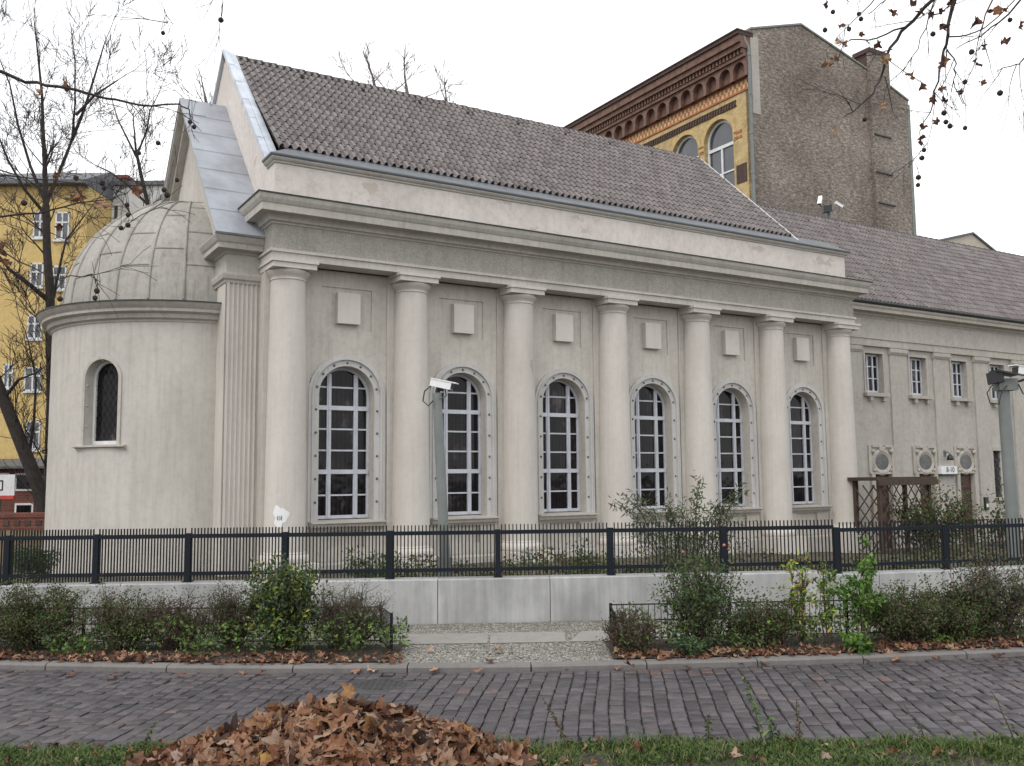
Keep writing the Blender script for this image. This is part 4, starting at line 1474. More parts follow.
# low wire bed fences
def wirefence(label, pts):
    t = empty('wire_fence', (pts[0][0], pts[0][1], .08), label, 'fence')
    O_ = Vector(t.location)
    wr_ = MB()
    for (xa, ya), (xb, yb) in zip(pts, pts[1:]):
        ln = math.hypot(xb - xa, yb - ya); n = max(int(ln / .065), 2)
        for z in (.02, .2, .36):
            wr_.tube([Vector((xa, ya, .08 + z)) - O_, Vector((xb, yb, .08 + z)) - O_], .007, 4)
        for k in range(n + 1):
            x, y = xa + (xb - xa) * k / n, ya + (yb - ya) * k / n
            wr_.tube([Vector((x, y, .08)) - O_, Vector((x, y, .44)) - O_], .004, 4)
        m_ = max(int(ln / .9), 1)
        for k in range(m_ + 1):
            x, y = xa + (xb - xa) * k / m_, ya + (yb - ya) * k / m_
            ps = MB(); ps.box(x - .014 - O_.x, x + .014 - O_.x, y - .014 - O_.y, y + .014 - O_.y, -.1, .375)
            ps.build('post', ['bar'], t)
    wr_.build('wire_mesh', ['bar'], t)
wirefence('low dark wire fence around the left planted bed', [(-1.2, 9.42), (-1.38, 9.98), (-3.5, 10.02), (-7.5, 10.25)])
wirefence('low dark wire fence around the right planted bed', [(.97, 9.35), (1.0, 9.98), (3.5, 10.15), (7, 10.65)])

# plants behind the fence
p = at(688, 560, 14.2)
tq = shrub('arching_shrub', 'large arching shrub with narrow leaves behind the fence before the fourth and fifth windows', 'shrub', (p.x, 14.2, .05), .95, .6, 1.35, 700, .085, ['bluegreen', 'olive', 'green'], 301, 26, spread=.2, asp=.24)
st, fo = MB(), MB()
rn = random.Random(302)
for tipx, tipy in ((622, 492), (612, 500), (700, 480), (735, 492), (745, 486), (668, 505), (720, 505), (640, 500)):
    tip = at(tipx, tipy, 14.2) - Vector((p.x, 14.2, .05))
    b = Vector((tip.x * .25, rn.uniform(-.2, .2), .2)); mid = b.lerp(tip, .6) + Vector((0, 0, .22))
    st.tube([b, mid, tip], [.012, .008, .003], 4)
    for k in range(90):
        f_ = rn.uniform(.35, 1); c = (b.lerp(mid, f_ / .6) if f_ < .6 else mid.lerp(tip, (f_ - .6) / .4))
        leafq(fo, c + rdir(rn) * .07, rdir(rn, -.15), rdir(rn, .7), .11 * rn.uniform(.6, 1.2), .026, rn.choice((0, 0, 1)), rn.random())
st.build('arching_stems', ['stem'], tq); fo.build('arching_leaves', ['bluegreen', 'olive'], tq)
mb = MB()
for k in range(12000):
    x = rn.uniform(-1.7, 8.5)
    y = wally(x) + .55 + rn.random() ** 1.5 * 1.6
    hgt = .36 + .26 * noise.noise(Vector((x * 1.1, y, 0))) + (.22 if -1.3 < x < 2.2 else (.16 if x >= 2.2 else 0))
    c = Vector((x, y, .12 + max(hgt, .05) * rn.random() ** .5))
    leafq(mb, c, rdir(rn, .3), rdir(rn, 1), .055 * rn.uniform(.6, 1.3), .032 * rn.uniform(.7, 1.2), rn.choice((0, 0, 1, 2)), rn.random())
tag(mb.build('garden_plants', ['olive', 'green', 'brownleaf']), 'low mixed garden plants in the strip behind the black fence', 'ground cover', kind='stuff')
q = Wl(17.9, -1.3, 0)
shrub('climbing_plant', 'tangled climbing plant covering the trellis arbour', 'climber', (q.x, q.y, gardz(q.x, q.y)), 1.35, .5, 1.9, 900, .11, ['green', 'olive', 'brownleaf'], 310, 26, spread=.16, asp=.6)
q = Wl(22.6, -.2, 0)
shrub('garden_shrub', 'leafy shrub before the far red door', 'shrub', (q.x, q.y, gardz(q.x, q.y)), .8, .5, 1.6, 230, .11, ['olive', 'green', 'brownleaf'], 311, 18, spread=.15, asp=.6, twigs=2)
q = Wl(3.2, -3.1, 0)
shrub('rose_bush', 'small rose bush behind the fence under the first window', 'shrub', (at(385, 560, 13).x, 13, .1), .45, .35, .75, 500, .06, ['green', 'olive'], 312, 12, twigs=2)
shrub('rose_bush', 'small rose bush behind the fence under the third window', 'shrub', (at(588, 560, 13.4).x, 13.4, .1), .35, .3, .72, 350, .06, ['green', 'olive'], 313, 10, twigs=2)
shrub('dark_bush', 'dark bush behind the fence below the brick wall at far left', 'shrub', (at(38, 560, 16).x, 16, .1), .45, .4, .75, 800, .06, ['green', 'olive'], 314, 12)

# ------------------------------------------------------------------ verge: grass, leaf heap, weeds
mb = MB()
n = 40
for i in range(n):
    for j in range(12):
        f_ = lambda a, b: (-5 + 10 * a / n, 4.6 + 1.77 * b / 12, .012 + (.03 + .02 * noise.noise(Vector((a * .5, b * .4, 2)))) * min(1, (12 - b) / 2))
        mb.quad(f_(i, j), f_(i + 1, j), f_(i + 1, j + 1), f_(i, j + 1))
struct(mb.build('verge', ['soil'], smooth=True))
mb = MB()
rn = random.Random(41)
for k in range(56000):
    x = rn.uniform(-4.3, 4.3); y = 5.5 + .92 * rn.random() ** .9
    edge = 6.33 + .08 * noise.noise(Vector((x * 2.6, 0, 7)))
    if y > edge: continue
    tuft = .5 + .5 * noise.noise(Vector((x * 3.2, y * 3.2, 5)))
    if rn.random() > .42 + .9 * tuft: continue
    h = (.018 + .07 * tuft ** 1.6) * rn.uniform(.4, 1.45); w = rn.uniform(.0025, .006)
    a = rn.uniform(0, 6.28); ln = rn.uniform(.2, 1.7) * h
    b = Vector((x, y, .03)); s_ = Vector((-math.sin(a), math.cos(a), 0)) * w; dr_ = Vector((math.cos(a), math.sin(a), 0))
    m1 = b + Vector((0, 0, h * .6)) + dr_ * ln * .35; tp = b + Vector((0, 0, h)) + dr_ * ln
    mb.add([b - s_, b + s_, m1 + s_ * .7, m1 - s_ * .7, tp], [(0, 1, 2, 3), (3, 2, 4)], 0, min(1, max(0, rn.gauss(.45, .24) + (.45 if rn.random() < .12 else 0))))
for k in range(5200):
    x = rn.uniform(-4.3, 4.3); y = rn.uniform(5.6, 6.34)
    if noise.noise(Vector((x * 2.1, y * 2.1, 15))) < -.05: continue
    leafq(mb, Vector((x, y, rn.uniform(.035, .08))), rdir(rn, .1), rdir(rn, 1.5), .03 * rn.uniform(.6, 1.4), .024, 0, rn.random() * .75)
tag(mb.build('grass', ['grass']), 'green grass of the roadside verge in the foreground', 'grass', kind='stuff')

# heap of leaves
HX, HY = at(338, 700, 5.85).x, 5.85
def heapz(x, y):
    q = ((x - HX) / 1.2) ** 2 + ((y - HY) / .62) ** 2
    sk = .39 * max(0, 1 - q ** .62)
    return sk + .05 * noise.noise(Vector((x * 3, y * 3, 4))) * (1 if q < 1 else 0)
t = empty('leaf_heap', (HX, HY, 0), 'raked heap of dry brown plane tree leaves on the grass in the foreground', 'leaf heap')
mb = MB()
n = 30
for i in range(n):
    for j in range(n):
        f_ = lambda a, b: (-1.2 + 2.4 * a / n, -.7 + 1.4 * b / n, heapz(HX - 1.2 + 2.4 * a / n, HY - .7 + 1.4 * b / n) - .015)
        mb.quad(f_(i, j), f_(i + 1, j), f_(i + 1, j + 1), f_(i, j + 1))
mb.build('core', [M_plain('dark leaf litter', (.05, .025, .018), .95, 0, .5, 20)], t)
mb = MB()
rn = random.Random(51)
k = 0
while k < 3300:
    x, y = rn.uniform(-1.3, 1.4), rn.uniform(-.72, .72)
    q = (x / 1.2) ** 2 + (y / .62) ** 2
    if q > 1.25 or (q > .95 and rn.random() > .45): continue
    e = .04
    z = heapz(HX + x, HY + y)
    gx = (heapz(HX + x + e, HY + y) - z) / e; gy = (heapz(HX + x, HY + y + e) - z) / e
    nr = (Vector((-gx, -gy, 1)).normalized() + rdir(rn) * .75).normalized()
    put_leaf(mb, (x, y, z + rn.uniform(.0, .055)), nr, rn.choice((rn.uniform(.05, .12), rn.uniform(.10, .17), rn.uniform(.14, .23))), rn, rn.choice((.5, .9, 1.5)), 0, min(.96, max(0, rn.gauss(.46, .25))))
    k += 1
for (a, b, s_, qv) in ((350, 692, .15, .93), (330, 699, .12, .85), (168, 752, .15, .3), (140, 757, .14, .28), (205, 756, .17, .98), (300, 742, .16, .8)):
    pp_ = at(a, b, 5.75)
    put_leaf(mb, pp_ - Vector((HX, HY, 0)), Vector((rn.uniform(-.3, .3), -.9, .4)).normalized(), s_, rn, .8, 0, qv)
mb.build('leaves', ['dry'], t, True)
mb = MB()
for k in range(60):
    gx_ = HX + rn.gauss(0, 1.0)
    put_leaf(mb, (gx_, rn.uniform(5.7, 6.38), .06), rdir(rn, 1.6), rn.uniform(.06, .15), rn, .8)
for k in range(70):
    x = rn.uniform(-3.8, 3.8); y = rn.uniform(5.75, 6.3)
    put_leaf(mb, (x, y, .075), rdir(rn, 1.4), rn.uniform(.05, .11), rn, 1.4)
tag(mb.build('scattered_leaves', ['dry']), 'brown leaves scattered over the foreground grass', 'fallen leaves', kind='stuff')

# weeds on the verge
def weed(label, x0, y0, x1, y1, Y, nl, ls, mats, seed):
    rn = random.Random(seed)
    b, tp = at(x0, y0, Y), at(x1, y1, Y)
    t = empty('weed_stalk', b, label, 'weed', 'weed stalks on the verge')
    st, fo = MB(), MB()
    d = tp - b
    pts = [d * f_ + Vector((rn.uniform(-.008, .008), rn.uniform(-.01, .01), 0)) for f_ in (0, .25, .5, .75, 1)]
    pts[0] = Vector((0, 0, -.05))
    st.tube(pts, [.005, .004, .0035, .003, .002], 5)
    for k in range(nl):
        f_ = rn.uniform(.08, 1)
        c = d * f_
        dd = (rdir(rn, .1) * Vector((1, 1, .4))).normalized()
        leafq(fo, c, dd, rdir(rn, .9), ls * (1.2 - f_ * .7) * rn.uniform(.6, 1.2), ls * .4, rn.randrange(len(mats)), rn.random(), .5)
    st.build('stalk', ['stem'], t); fo.build('leaves', mats, t)
weed('dark dried weed stalk right of the leaf heap', 567, 742, 543, 697, 6.2, 46, .035, ['brownleaf', 'olive'], 1)
weed('tall pale green weed stalk leaning on the verge', 765, 745, 743, 672, 6.2, 60, .045, ['bluegreen', 'bright'], 2)
weed('brown seeding weed stalk right of the tall pale green one', 800, 748, 797, 700, 6.25, 50, .034, ['brownleaf', 'olive'], 3)
weed('small green weed with pale leaves between two stalks', 775, 742, 770, 716, 6.3, 40, .05, ['bluegreen', 'bright'], 4)
weed('small tufted weed on the verge right of the dark dried stalk', 708, 742, 709, 712, 6.3, 34, .04, ['bluegreen', 'olive'], 5)
weed('thin leafy weed at the left end of the verge', 140, 752, 156, 722, 6.15, 34, .035, ['green', 'olive'], 6)
weed('thin weed with a green tuft at the right end of the verge', 925, 735, 905, 705, 6.35, 20, .03, ['olive', 'bluegreen'], 7)
weed('wispy bent weed nearest the right edge of the verge', 1015, 735, 990, 690, 6.3, 18, .035, ['bright', 'olive'], 8)

# ------------------------------------------------------------------ brick tenement behind
ten = empty('brick_tenement', Wl(27.2, 14, 0), 'tall tenement with yellow brick front, brown cornice and blank grey fire wall', 'building', rz=RZ)
# local: x along fire wall, y back along the yellow front
mb = MB()
rects, arches = [], []
Mf = lambda s, z, d: (d, s, z)
for c in (2.42, 4.98, 8.4, 11.0):
    arches.append((c, 1.05, 16.0, 19.0, .35))
wall_grid(mb, [0, 17], [-1, 20.9], rects, arches, Mf)
mb.build('yellow_front', ['yelbrick'], ten)
for c in (2.42, 4.98, 8.4, 11.0):
    mb = MB()
    ring(mb, 1.04, .92, 19.0, 16.0, .22, .3, Mf, c)
    mb.box(.2, .3, c - 1, c + 1, 18.55, 18.72)
    mb.box(.21, .3, c - .06, c + .06, 16, 18.6)
    mb.box(.22, .3, c - 1, c + 1, 17.2, 17.28)
    f = mb.build('arched_window', ['whitedull'], ten, True)
    mb = MB(); o = arch_outline(c, 1.03, 16.0, 19.0); mb.add([(.28, u, z) for u, z in o], [tuple(range(len(o)))]); mb.build('glass', ['skyglass'], f)
    mb = MB(); ring(mb, 1.28, 1.052, 19.0, 18.6, -.03, .02, Mf, c); mb.build('brick_arch', ['archbrick'], f)
mb = MB()
for z in (18.62, 18.9):
    for a, b in ((.75, 1.3), (3.5, 3.9), (6.1, 7.2)):
        mb.box(-.03, .0, a, b, z, z + .12)
mb.build('brick_bands', ['orangebrick'], ten)
mb = MB()
mb.box(-.05, .0, 1.05, 17, 20.30, 20.36); mb.box(-.05, .0, 1.05, 17, 20.60, 20.64)
for k in range(80):
    mb.box(-.08, .0, 1.1 + .2 * k, 1.2 + .2 * k, 20.37, 20.60)
mb.build('sawtooth_band', ['terradark'], ten)
mb = MB()
mb.box(-.06, .0, .0, 17, 20.902, 21.0, 0); mb.box(-.06, .0, 0, 17, 21.42, 21.5, 0)
for k in range(57):
    for j in range(2):
        y = .1 + .3 * k + (.15 if j else 0)
        mb.box(-.05, .0, y, y + .15, 21.0 + .21 * j, 21.21 + .21 * j, 1)
        mb.box(-.04, .0, y + .15, y + .3, 21.0 + .21 * j, 21.21 + .21 * j, 0)
mb.build('checker_band', ['orangebrick', 'cream'], ten)
mb = MB()
mb.quad((.001, 0, 21.5), (.001, 17, 21.5), (.001, 17, 23.3), (.001, 0, 23.3))
c = .55
mm = []
while c < 17:
    mm.append((c, .38, 21.502, 21.95, .28)); c += .98
wall_grid(mb, [0.0, 17], [21.501, 22.45], [], mm, lambda s, z, d: (-.3 + d, s, z))
mb.quad((-.3, 0, 21.501), (.0, 0, 21.501), (.0, 0, 22.45), (-.3, 0, 22.45))
mb.box(-.42, -.0, 0, 17, 22.452, 22.62)
for k in range(68):
    mb.box(-.5, -.0, .05 + .25 * k, .18 + .25 * k, 22.622, 22.86)
mb.box(-.62, -.0, 0, 17, 22.862, 23.12)
mb.box(-.75, -.0, 0, 17, 23.122, 23.5)
tc_ = mb.build('cornice', ['terracotta'], ten)
mb = MB(); mb.box(-.85, .2, -.03, 17, 23.502, 23.68); mb.box(-.90, .2, -.05, 17, 23.682, 23.75); mb.build('eaves_board', ['terradark'], tc_)
mb = MB()
out = [(0, -1), (0, 23.9), (3.7, 25.05), (8.9, 23.75), (10.7, 23.2), (12.25, 22.7), (12.3, -1)]
mb.prism(out, lambda p, tt: (p[0], tt, p[1]), 0, .4)
fwll = mb.build('fire_wall', ['rubble'], ten)
mb = MB(); mb.prism([(0, 0), (10.5, 0), (10.6, 1)], lambda p, tt: (p[0], p[1], tt), 0, .01)
mb = MB(); mb.box(8.85, 10.5, -.18, .0, -1, 24.75); mb.build('chimney_breast', ['rubble'], fwll)
mb = MB(); mb.box(8.8, 10.55, -.22, .9, 24.752, 25.0); mb.box(8.9, 10.4, -.16, .8, 23.5, 24.75); mb.build('chimney_cap', ['terradark'], fwll)
mb = MB()
for a, b in zip(out[1:6], out[2:6]):
    mb.prism([(a[0], a[1]), (b[0], b[1]), (b[0], b[1] + .10), (a[0], a[1] + .10)], lambda p, tt: (p[0], tt, p[1]), -.06, .5)
mb.build('edge_strip', ['copper'], fwll)
mb = MB(); mb.box(0.02, .55, -.025, .0, 19.6, 23.6); mb.build('plaster_strip', ['wingwall'], fwll)
mb = MB(); mb.box(12.1, 12.34, -.03, .3, 15, 22.5); mb.build('plaster_edge', ['copper'], fwll)
for x, z in ((9.2, 20.1), (9.2, 18.0), (9.3, 16.3)):
    mb = MB(); mb.box(x - .25, x + 1.1, -.25, -.181, z, z + .07)
    mb.build('iron_anchor', ['black'], fwll)
mb = MB(); mb.tube([(-.14, -.02, 3), (-.14, -.02, 22.9), (-.45, .1, 23.6)], .09, 10)
for z in (16.5, 18.5, 20.5, 22.5): mb.tube([(-.14, -.02, z), (-.14, -.02, z + .12)], .115, 10)
mb.build('downpipe', ['pole'], ten, True)
mb = MB(); mb.quad((0, .4, 23.8), (12.2, .4, 22.6), (12.2, 17, 22.6), (0, 17, 23.8)); mb.quad((0, 17, -1), (12.2, 17, -1), (12.2, 17, 22.6), (0, 17, 23.8)); mb.quad((12.2, .4, -1), (12.2, 17, -1), (12.2, 17, 22.6), (12.2, .4, 22.6))
mb.build('roof', ['roofgrey'], ten)
mb = MB(); mb.box(-.03, -.0, .5, 1.2, 16.3, 17.25); mb.build('wall_panel', ['terradark'], ten)

# distant gabled house on the right
t = empty('gabled_house', Wl(63, 30, 0), 'distant pale gable end peeping over the wing roof', 'building', rz=RZ)
mb = MB(); gp = [(-2, 0), (-2, 20.3), (7.06, 22.66), (10.8, 21.2), (10.8, 0)]
mb.prism(gp, lambda p, tt: (p[0], tt, p[1]), 0, 9); mb.build('gable_wall', [M_stucco('pale far render', (.50, .45, .38), (.40, .36, .30), .3)], t)
mb = MB()
for a, b in zip(gp[1:4], gp[2:4]):
    mb.prism([(a[0], a[1]), (b[0], b[1]), (b[0], b[1] + .16), (a[0], a[1] + .16)], lambda p, tt: (p[0], tt, p[1]), -.15, 9.1)
mb.build('roof', ['roofgrey'], t)
mb = MB(); mb.box(9.3, 12.2, -.1, 1.5, 18, 21.1); mb.box(9.6, 12.6, -.2, 1.6, 21.102, 21.5); mb.build('chimney', ['terracotta'], t)

# ------------------------------------------------------------------ houses at the left
YB = 32.0
def loc3(x, y, Y): return at(x, y, Y)
org = (-18, YB, 0)
t = empty('yellow_apartment_house', org, 'yellow rendered apartment house with white windows behind the bare tree', 'building')
xr = at(86, 250, YB).x + 18
zt = at(60, 186, YB).z
mb = MB(); mb.box(-14, xr, 0, 10, -1, zt); mb.build('wall', ['yellow'], t)
mb = MB(); mb.prism([(-.35, zt), (-.35, zt + .12), (1.6, zt + 1.0), (9, zt + 1.0), (9, zt)], lambda p, tt: (tt, p[0], p[1]), -14, xr + .02); mb.build('roof', ['roofgrey'], t)
for (a, b, c, d_) in ((55, 212, 70, 240), (33, 212, 48, 238), (30, 263, 44, 287), (52, 266, 67, 290), (27, 315, 43, 339), (24, 367, 42, 391), (25, 421, 41, 450), (3, 364, 14, 388), (-25, 212, -8, 240), (-28, 262, -10, 288), (-30, 314, -12, 340), (48, 318, 62, 341)):
    p0, p1 = at(a, d_, YB), at(c, b, YB)
    x0_, x1_, z0_, z1_ = p0.x + 18, p1.x + 18, p0.z, p1.z
    mb = MB()
    for q in ((x0_, x0_ + .05, z0_, z1_), (x1_ - .05, x1_, z0_, z1_), (x0_, x1_, z0_, z0_ + .05), (x0_, x1_, z1_ - .05, z1_)):
        mb.box(q[0], q[1], -.03, .0, q[2], q[3])
    for k in (1,):
        xm = x0_ + (x1_ - x0_) * k / 2
        mb.box(xm - .03, xm + .03, -.04, -.001, z0_, z1_)
    zm = z0_ + (z1_ - z0_) * .62
    mb.box(x0_, x1_, -.045, -.002, zm - .03, zm + .03)
    mb.box(x0_ - .04, x1_ + .04, -.08, -.003, z0_ - .07, z0_ - .002)
    f = mb.build('window', ['whitedull'], t)
    mb = MB(); mb.quad((x0_, -.012, z0_), (x1_, -.012, z0_), (x1_, -.012, z1_), (x0_, -.012, z1_)); mb.build('pane', ['skyglass'], f)

t = empty('white_apartment_house', (at(86, 250, 34).x, 34, 0), 'white rendered house with a brick chimney behind the dome', 'building')
w = at(128, 250, 34).x - at(86, 250, 34).x
zt2 = at(100, 186, 34).z
mb = MB(); mb.box(.0, w + 2, 0, 8, -1, zt2); mb.build('wall', ['whitewall'], t)
mb = MB(); mb.box(.2, 1.0, 1, 1.8, zt2 - .2, zt2 + .62); mb.box(.15, 1.05, .95, 1.85, zt2 + .62, zt2 + .74); mb.build('chimney', ['redbrick'], t)
mb = MB(); mb.box(-.05, w + 2, -.1, 8, zt2 + .002, zt2 + .16); mb.build('roof', ['roofgrey'], t)
for a in (106,):
    p0, p1 = at(a, 228, 34), at(a + 14, 204, 34)
    x0_ = p0.x - t.location.x; x1_ = p1.x - t.location.x
    mb = MB(); mb.box(x0_, x1_, -.03, .0, p0.z, p1.z); f = mb.build('window', ['camera'], t)
    for k in range(2):
        mb = MB(); xa = x0_ + .06 + k * (x1_ - x0_) / 2; mb.box(xa, xa + (x1_ - x0_) / 2 - .12, -.04, -.031, p0.z + .07, p1.z - .07); mb.build('pane', ['skyglass'], f)

# red brick annexe with sheet canopy
YA = 29.0
pA = at(60, 470, YA)
t = empty('brick_annexe', (-16, YA, 0), 'low red brick annexe with grey canopy below the yellow house', 'building')
zr = at(20, 468, YA).z
mb = MB(); mb.box(-8, pA.x + 16 + 1.5, 0, 2.4, -1, zr); mb.build('wall', ['redbrick'], t)
mb = MB(); mb.prism([(-.5, zr - .02), (-.5, zr + .05), (2.5, zr + .35), (2.5, zr + .02)], lambda p, tt: (tt, p[0], p[1]), -8, pA.x + 17.6); mb.build('canopy', ['roofgrey'], t)
for (a, b, c, d_) in ((17, 475, 33, 489), (17, 505, 32, 513), (40, 478, 48, 489), (-6, 475, 8, 489)):
    p0, p1 = at(a, d_, YA), at(c, b, YA)
    mb = MB(); mb.box(p0.x + 16 - .06, p1.x + 16 + .06, -.04, .0, p0.z - .06, p1.z + .06); f = mb.build('window', ['whitedull'], t)
    mb = MB(); mb.box(p0.x + 16, p1.x + 16, -.05, -.041, p0.z, p1.z); mb.build('pane', ['glass'], f)

# brick garden wall
YG = 22.0
t = empty('brick_garden_wall', (-14, YG, 0), 'garden wall of red brick courses over tan brick left of the apse', 'wall')
z1_, z2_ = at(20, 513, YG).z, at(20, 529, YG).z
mb = MB(); mb.box(-14, 5, 0, .3, -.5, z2_); mb.build('lower_wall', ['tanbrick'], t)
mb = MB(); mb.box(-14, 5, -.03, .33, z2_ + .002, z1_ - .1); mb.box(-14, 5, -.06, .36, z1_ - .098, z1_)
mb.build('upper_courses', ['redbrick'], t)
mb = MB()
for k in range(60):
    x = -10 + .25 * k
    mb.box(x, x + .13, -.05, -.031, z2_ + .08, z2_ + .2)
mb.build('relief_bricks', ['terradark'], t)

# basketball hoop
YH = 25.0
pb = at(-6, 485, YH)
t = empty('basketball_hoop', (pb.x - .4, YH, .1), 'white basketball backboard with red rim at the left edge', 'basketball hoop')
zc, xc = at(0, 486, YH).z - .1, .42
mb = MB(); mb.tube([(xc - .1, .4, -.3), (xc - .1, .4, zc - .1), (xc - .1, .1, zc)], .07, 8); mb.build('pole', ['pole'], t, True)
mb = MB(); mb.box(xc - .65, xc + .52, 0, .04, zc - .25, zc + .3); mb.build('backboard', ['whitedull'], t)
mb = MB()
for q in ((xc - .25, xc + .22, zc - .12, zc - .09), (xc - .25, xc + .22, zc + .12, zc + .15), (xc - .25, xc - .22, zc - .09, zc + .12), (xc + .19, xc + .22, zc - .09, zc + .12)):
    mb.box(q[0], q[1], -.008, -.001, q[2], q[3])
mb.build('target_square', ['bar'], t)
mb = MB(); mb.box(xc - .65, xc + .52, -.03, .06, zc - .34, zc - .252)
mb.tube([(xc - .05 + .2 * math.cos(a / 12 * 6.283), -.28 + .2 * math.sin(a / 12 * 6.283), zc - .36) for a in range(13)], .02, 6); mb.build('rim', ['rubber'], t)


# ------------------------------------------------------------------ bare trees
def grow(mb, p, d, ln, r0, depth, rn, droop=.0, up=.12, nside=4, spread=.7, minr=.004):
    n = 4 if depth > 0 else 3
    pts, rad = [p.copy()], [r0]
    q, dd = p.copy(), d.normalized()
    for k in range(n):
        dd = (dd + rdir(rn) * .16 + Vector((0, 0, up - droop))).normalized()
        q = q + dd * (ln / n)
        pts.append(q.copy()); rad.append(max(r0 * (1 - .55 * (k + 1) / n), minr))
    mb.tube(pts, rad, nside if r0 > .02 else 3, cap=False)
    if depth <= 0: return
    kids = rn.randint(3, 5)
    for k in range(kids):
        f_ = rn.uniform(.3, 1) if k else 1
        i = min(int(f_ * n), n - 1); s0 = pts[i].lerp(pts[i + 1], f_ * n - i)
        ax = (pts[i + 1] - pts[i]).normalized()
        nd = (ax + rdir(rn) * spread).normalized()
        grow(mb, s0, nd, ln * rn.uniform(.5, .8), max(r0 * (.62 if k else .6) * (1 - .35 * f_), minr), depth - 1, rn, droop, up, nside, spread, minr)


def bare_tree(name, label, base, limbs, seed, depth=4, twig=.9, minr=.005, mat='twig', group=None, every=3):
    """limbs: [(points, r0, r1)], first ones are trunk"""
    rn = random.Random(seed)
    t = empty(name, base, label, 'tree', group)
    B_ = Vector(base)
    tr, cr_ = MB(), MB()
    for j, (pts, r0, r1) in enumerate(limbs):
        pts = [Vector(p) - B_ for p in pts]
        n = len(pts)
        rad = [r0 + (r1 - r0) * k / (n - 1) for k in range(n)]
        tr.tube(pts, rad, 9 if r0 > .1 else 6)
        for k in range(n - 1):
            if rad[k] > .24: continue
            seglen = (pts[k + 1] - pts[k]).length
            cnt = max(1, int(seglen * every))
            for q in range(cnt):
                s0 = pts[k].lerp(pts[k + 1], rn.random())
                ax = (pts[k + 1] - pts[k]).normalized()
                nd = (ax + rdir(rn, .1) * .9).normalized()
                grow(cr_, s0, nd, twig * rn.uniform(.7, 1.5), min(max(rad[k] * .30, minr * 1.4), .03), depth - (1 if rad[k] < .05 else 0), rn, minr=minr, up=.07, spread=.8)
        grow(cr_, pts[-1], pts[-1] - pts[-2], twig * 1.3, max(rad[-1] * .8, minr * 1.5), depth, rn, minr=minr, up=.07)
    tr.build('trunk', ['bark' if mat == 'twig' else mat], t, True)
    cr_.build('crown', [mat], t)
    return t


YT = 26.5
P = lambda x, y, dy=0: at(x, y, YT + dy)
b_ = P(50, 560); b_.z = -.2
bare_tree('bare_tree', 'large dark bare tree with a forked trunk beside the domed apse', b_, [
    ([b_, P(50, 470), P(52, 400), P(51, 340), P(50, 290), P(47, 250), P(46, 205)], .17, .10),
    ([P(47, 222), P(45, 170), P(43, 130), P(42, 95), P(38, 55), P(34, 20)], .085, .015),
    ([P(46, 205), P(60, 170, .5), P(72, 140, .8), P(75, 105, 1), P(75, 60, 1), P(72, 35, 1)], .06, .012),
    ([P(48, 300), P(30, 285, -.4), P(10, 270, -.8), P(-10, 245, -1)], .08, .03),
    ([P(46, 215), P(25, 190, -.6), P(8, 160, -.9), P(-8, 120, -1)], .055, .02),
    ([P(46, 205), P(30, 165, .6), P(18, 125, .8), P(10, 85, .9), P(0, 60, 1)], .05, .015),
    ([P(51, 310), P(60, 265, .5), P(66, 240, .8), P(85, 215, 1)], .05, .02),
    ([P(72, 140, .8), P(84, 110, 1), P(95, 75, 1.2), P(104, 45, 1.3)], .06, .02),
    ([P(76, 115, .8), P(95, 95, 1), P(118, 80, 1.2)], .05, .02),
], 61, 3, 1.0, .006, group='bare trees left of the hall', every=1.7)
b2_ = at(44, 560, 25.5); b2_.z = 0
bare_tree('bare_tree', 'dark bare tree leaning out of the picture to the left below the forked one', b2_, [
    ([b2_, at(44, 500, 25.5), at(28, 460, 25.4), at(10, 415, 25.3), at(-6, 375, 25.2), at(-30, 320, 25)], .21, .13),
    ([at(28, 465, 25.4), at(34, 420, 25.8), at(36, 380, 26), at(28, 340, 26.2)], .05, .02),
    ([at(3, 400, 25.3), at(18, 380, 25), at(38, 372, 24.8)], .05, .02),
], 62, 3, 1.0, .006, group='bare trees left of the hall', every=1.2)
YT2 = 31.0
P = lambda x, y, dy=0: at(x, y, YT2 + dy)
b3_ = P(152, 500); b3_.z = 0
bare_tree('bare_tree', 'slender bare tree rising behind the dome', b3_, [
    ([b3_, P(152, 300), P(148, 205), P(141, 175), P(136, 150)], .10, .05),
    ([P(138, 160), P(128, 140), P(118, 120), P(112, 100)], .04, .015),
    ([P(137, 155), P(147, 130), P(150, 110), P(158, 95)], .04, .015),
    ([P(148, 205), P(128, 185), P(110, 172), P(95, 165)], .045, .018),
], 63, 3, .9, .007, group='bare trees left of the hall', every=1.3)
YT3 = 44
P = lambda x, y, dy=0: at(x, y, YT3 + dy)
for seed, lab, xx, pts in ((64, 'pale bare tree top seen over the tiled ridge right of centre', 408, [(408, 135), (408, 100), (406, 84)]), (65, 'pale bare tree top seen over the tiled ridge left of its neighbour', 376, [(378, 120), (376, 95), (373, 78)]), (66, 'faint bare tree top between the two gables', 208, [(212, 140), (208, 112), (205, 96)])):
    bb = P(xx, 500); bb.z = 0
    bare_tree('distant_tree', lab, bb, [([bb] + [P(*q) for q in pts], .22, .06), ([P(*pts[0]), P(pts[1][0] - 8, pts[1][1] - 2), P(pts[1][0] - 18, pts[2][1] + 8)], .07, .03), ([P(*pts[0]), P(pts[1][0] + 10, pts[1][1]), P(pts[1][0] + 20, pts[2][1] + 12)], .07, .03)], seed, 2, .95, .010, 'fartwig', group='tree tops behind the roofs', every=.6)
bb = P(445, 500); bb.z = 0
bare_tree('distant_tree', 'low faint twig tips at the ridge farthest right of the tree tops', bb, [([bb, P(446, 105), P(446, 98)], .15, .05)], 67, 2, .8, .010, 'fartwig', group='tree tops behind the roofs', every=.5)


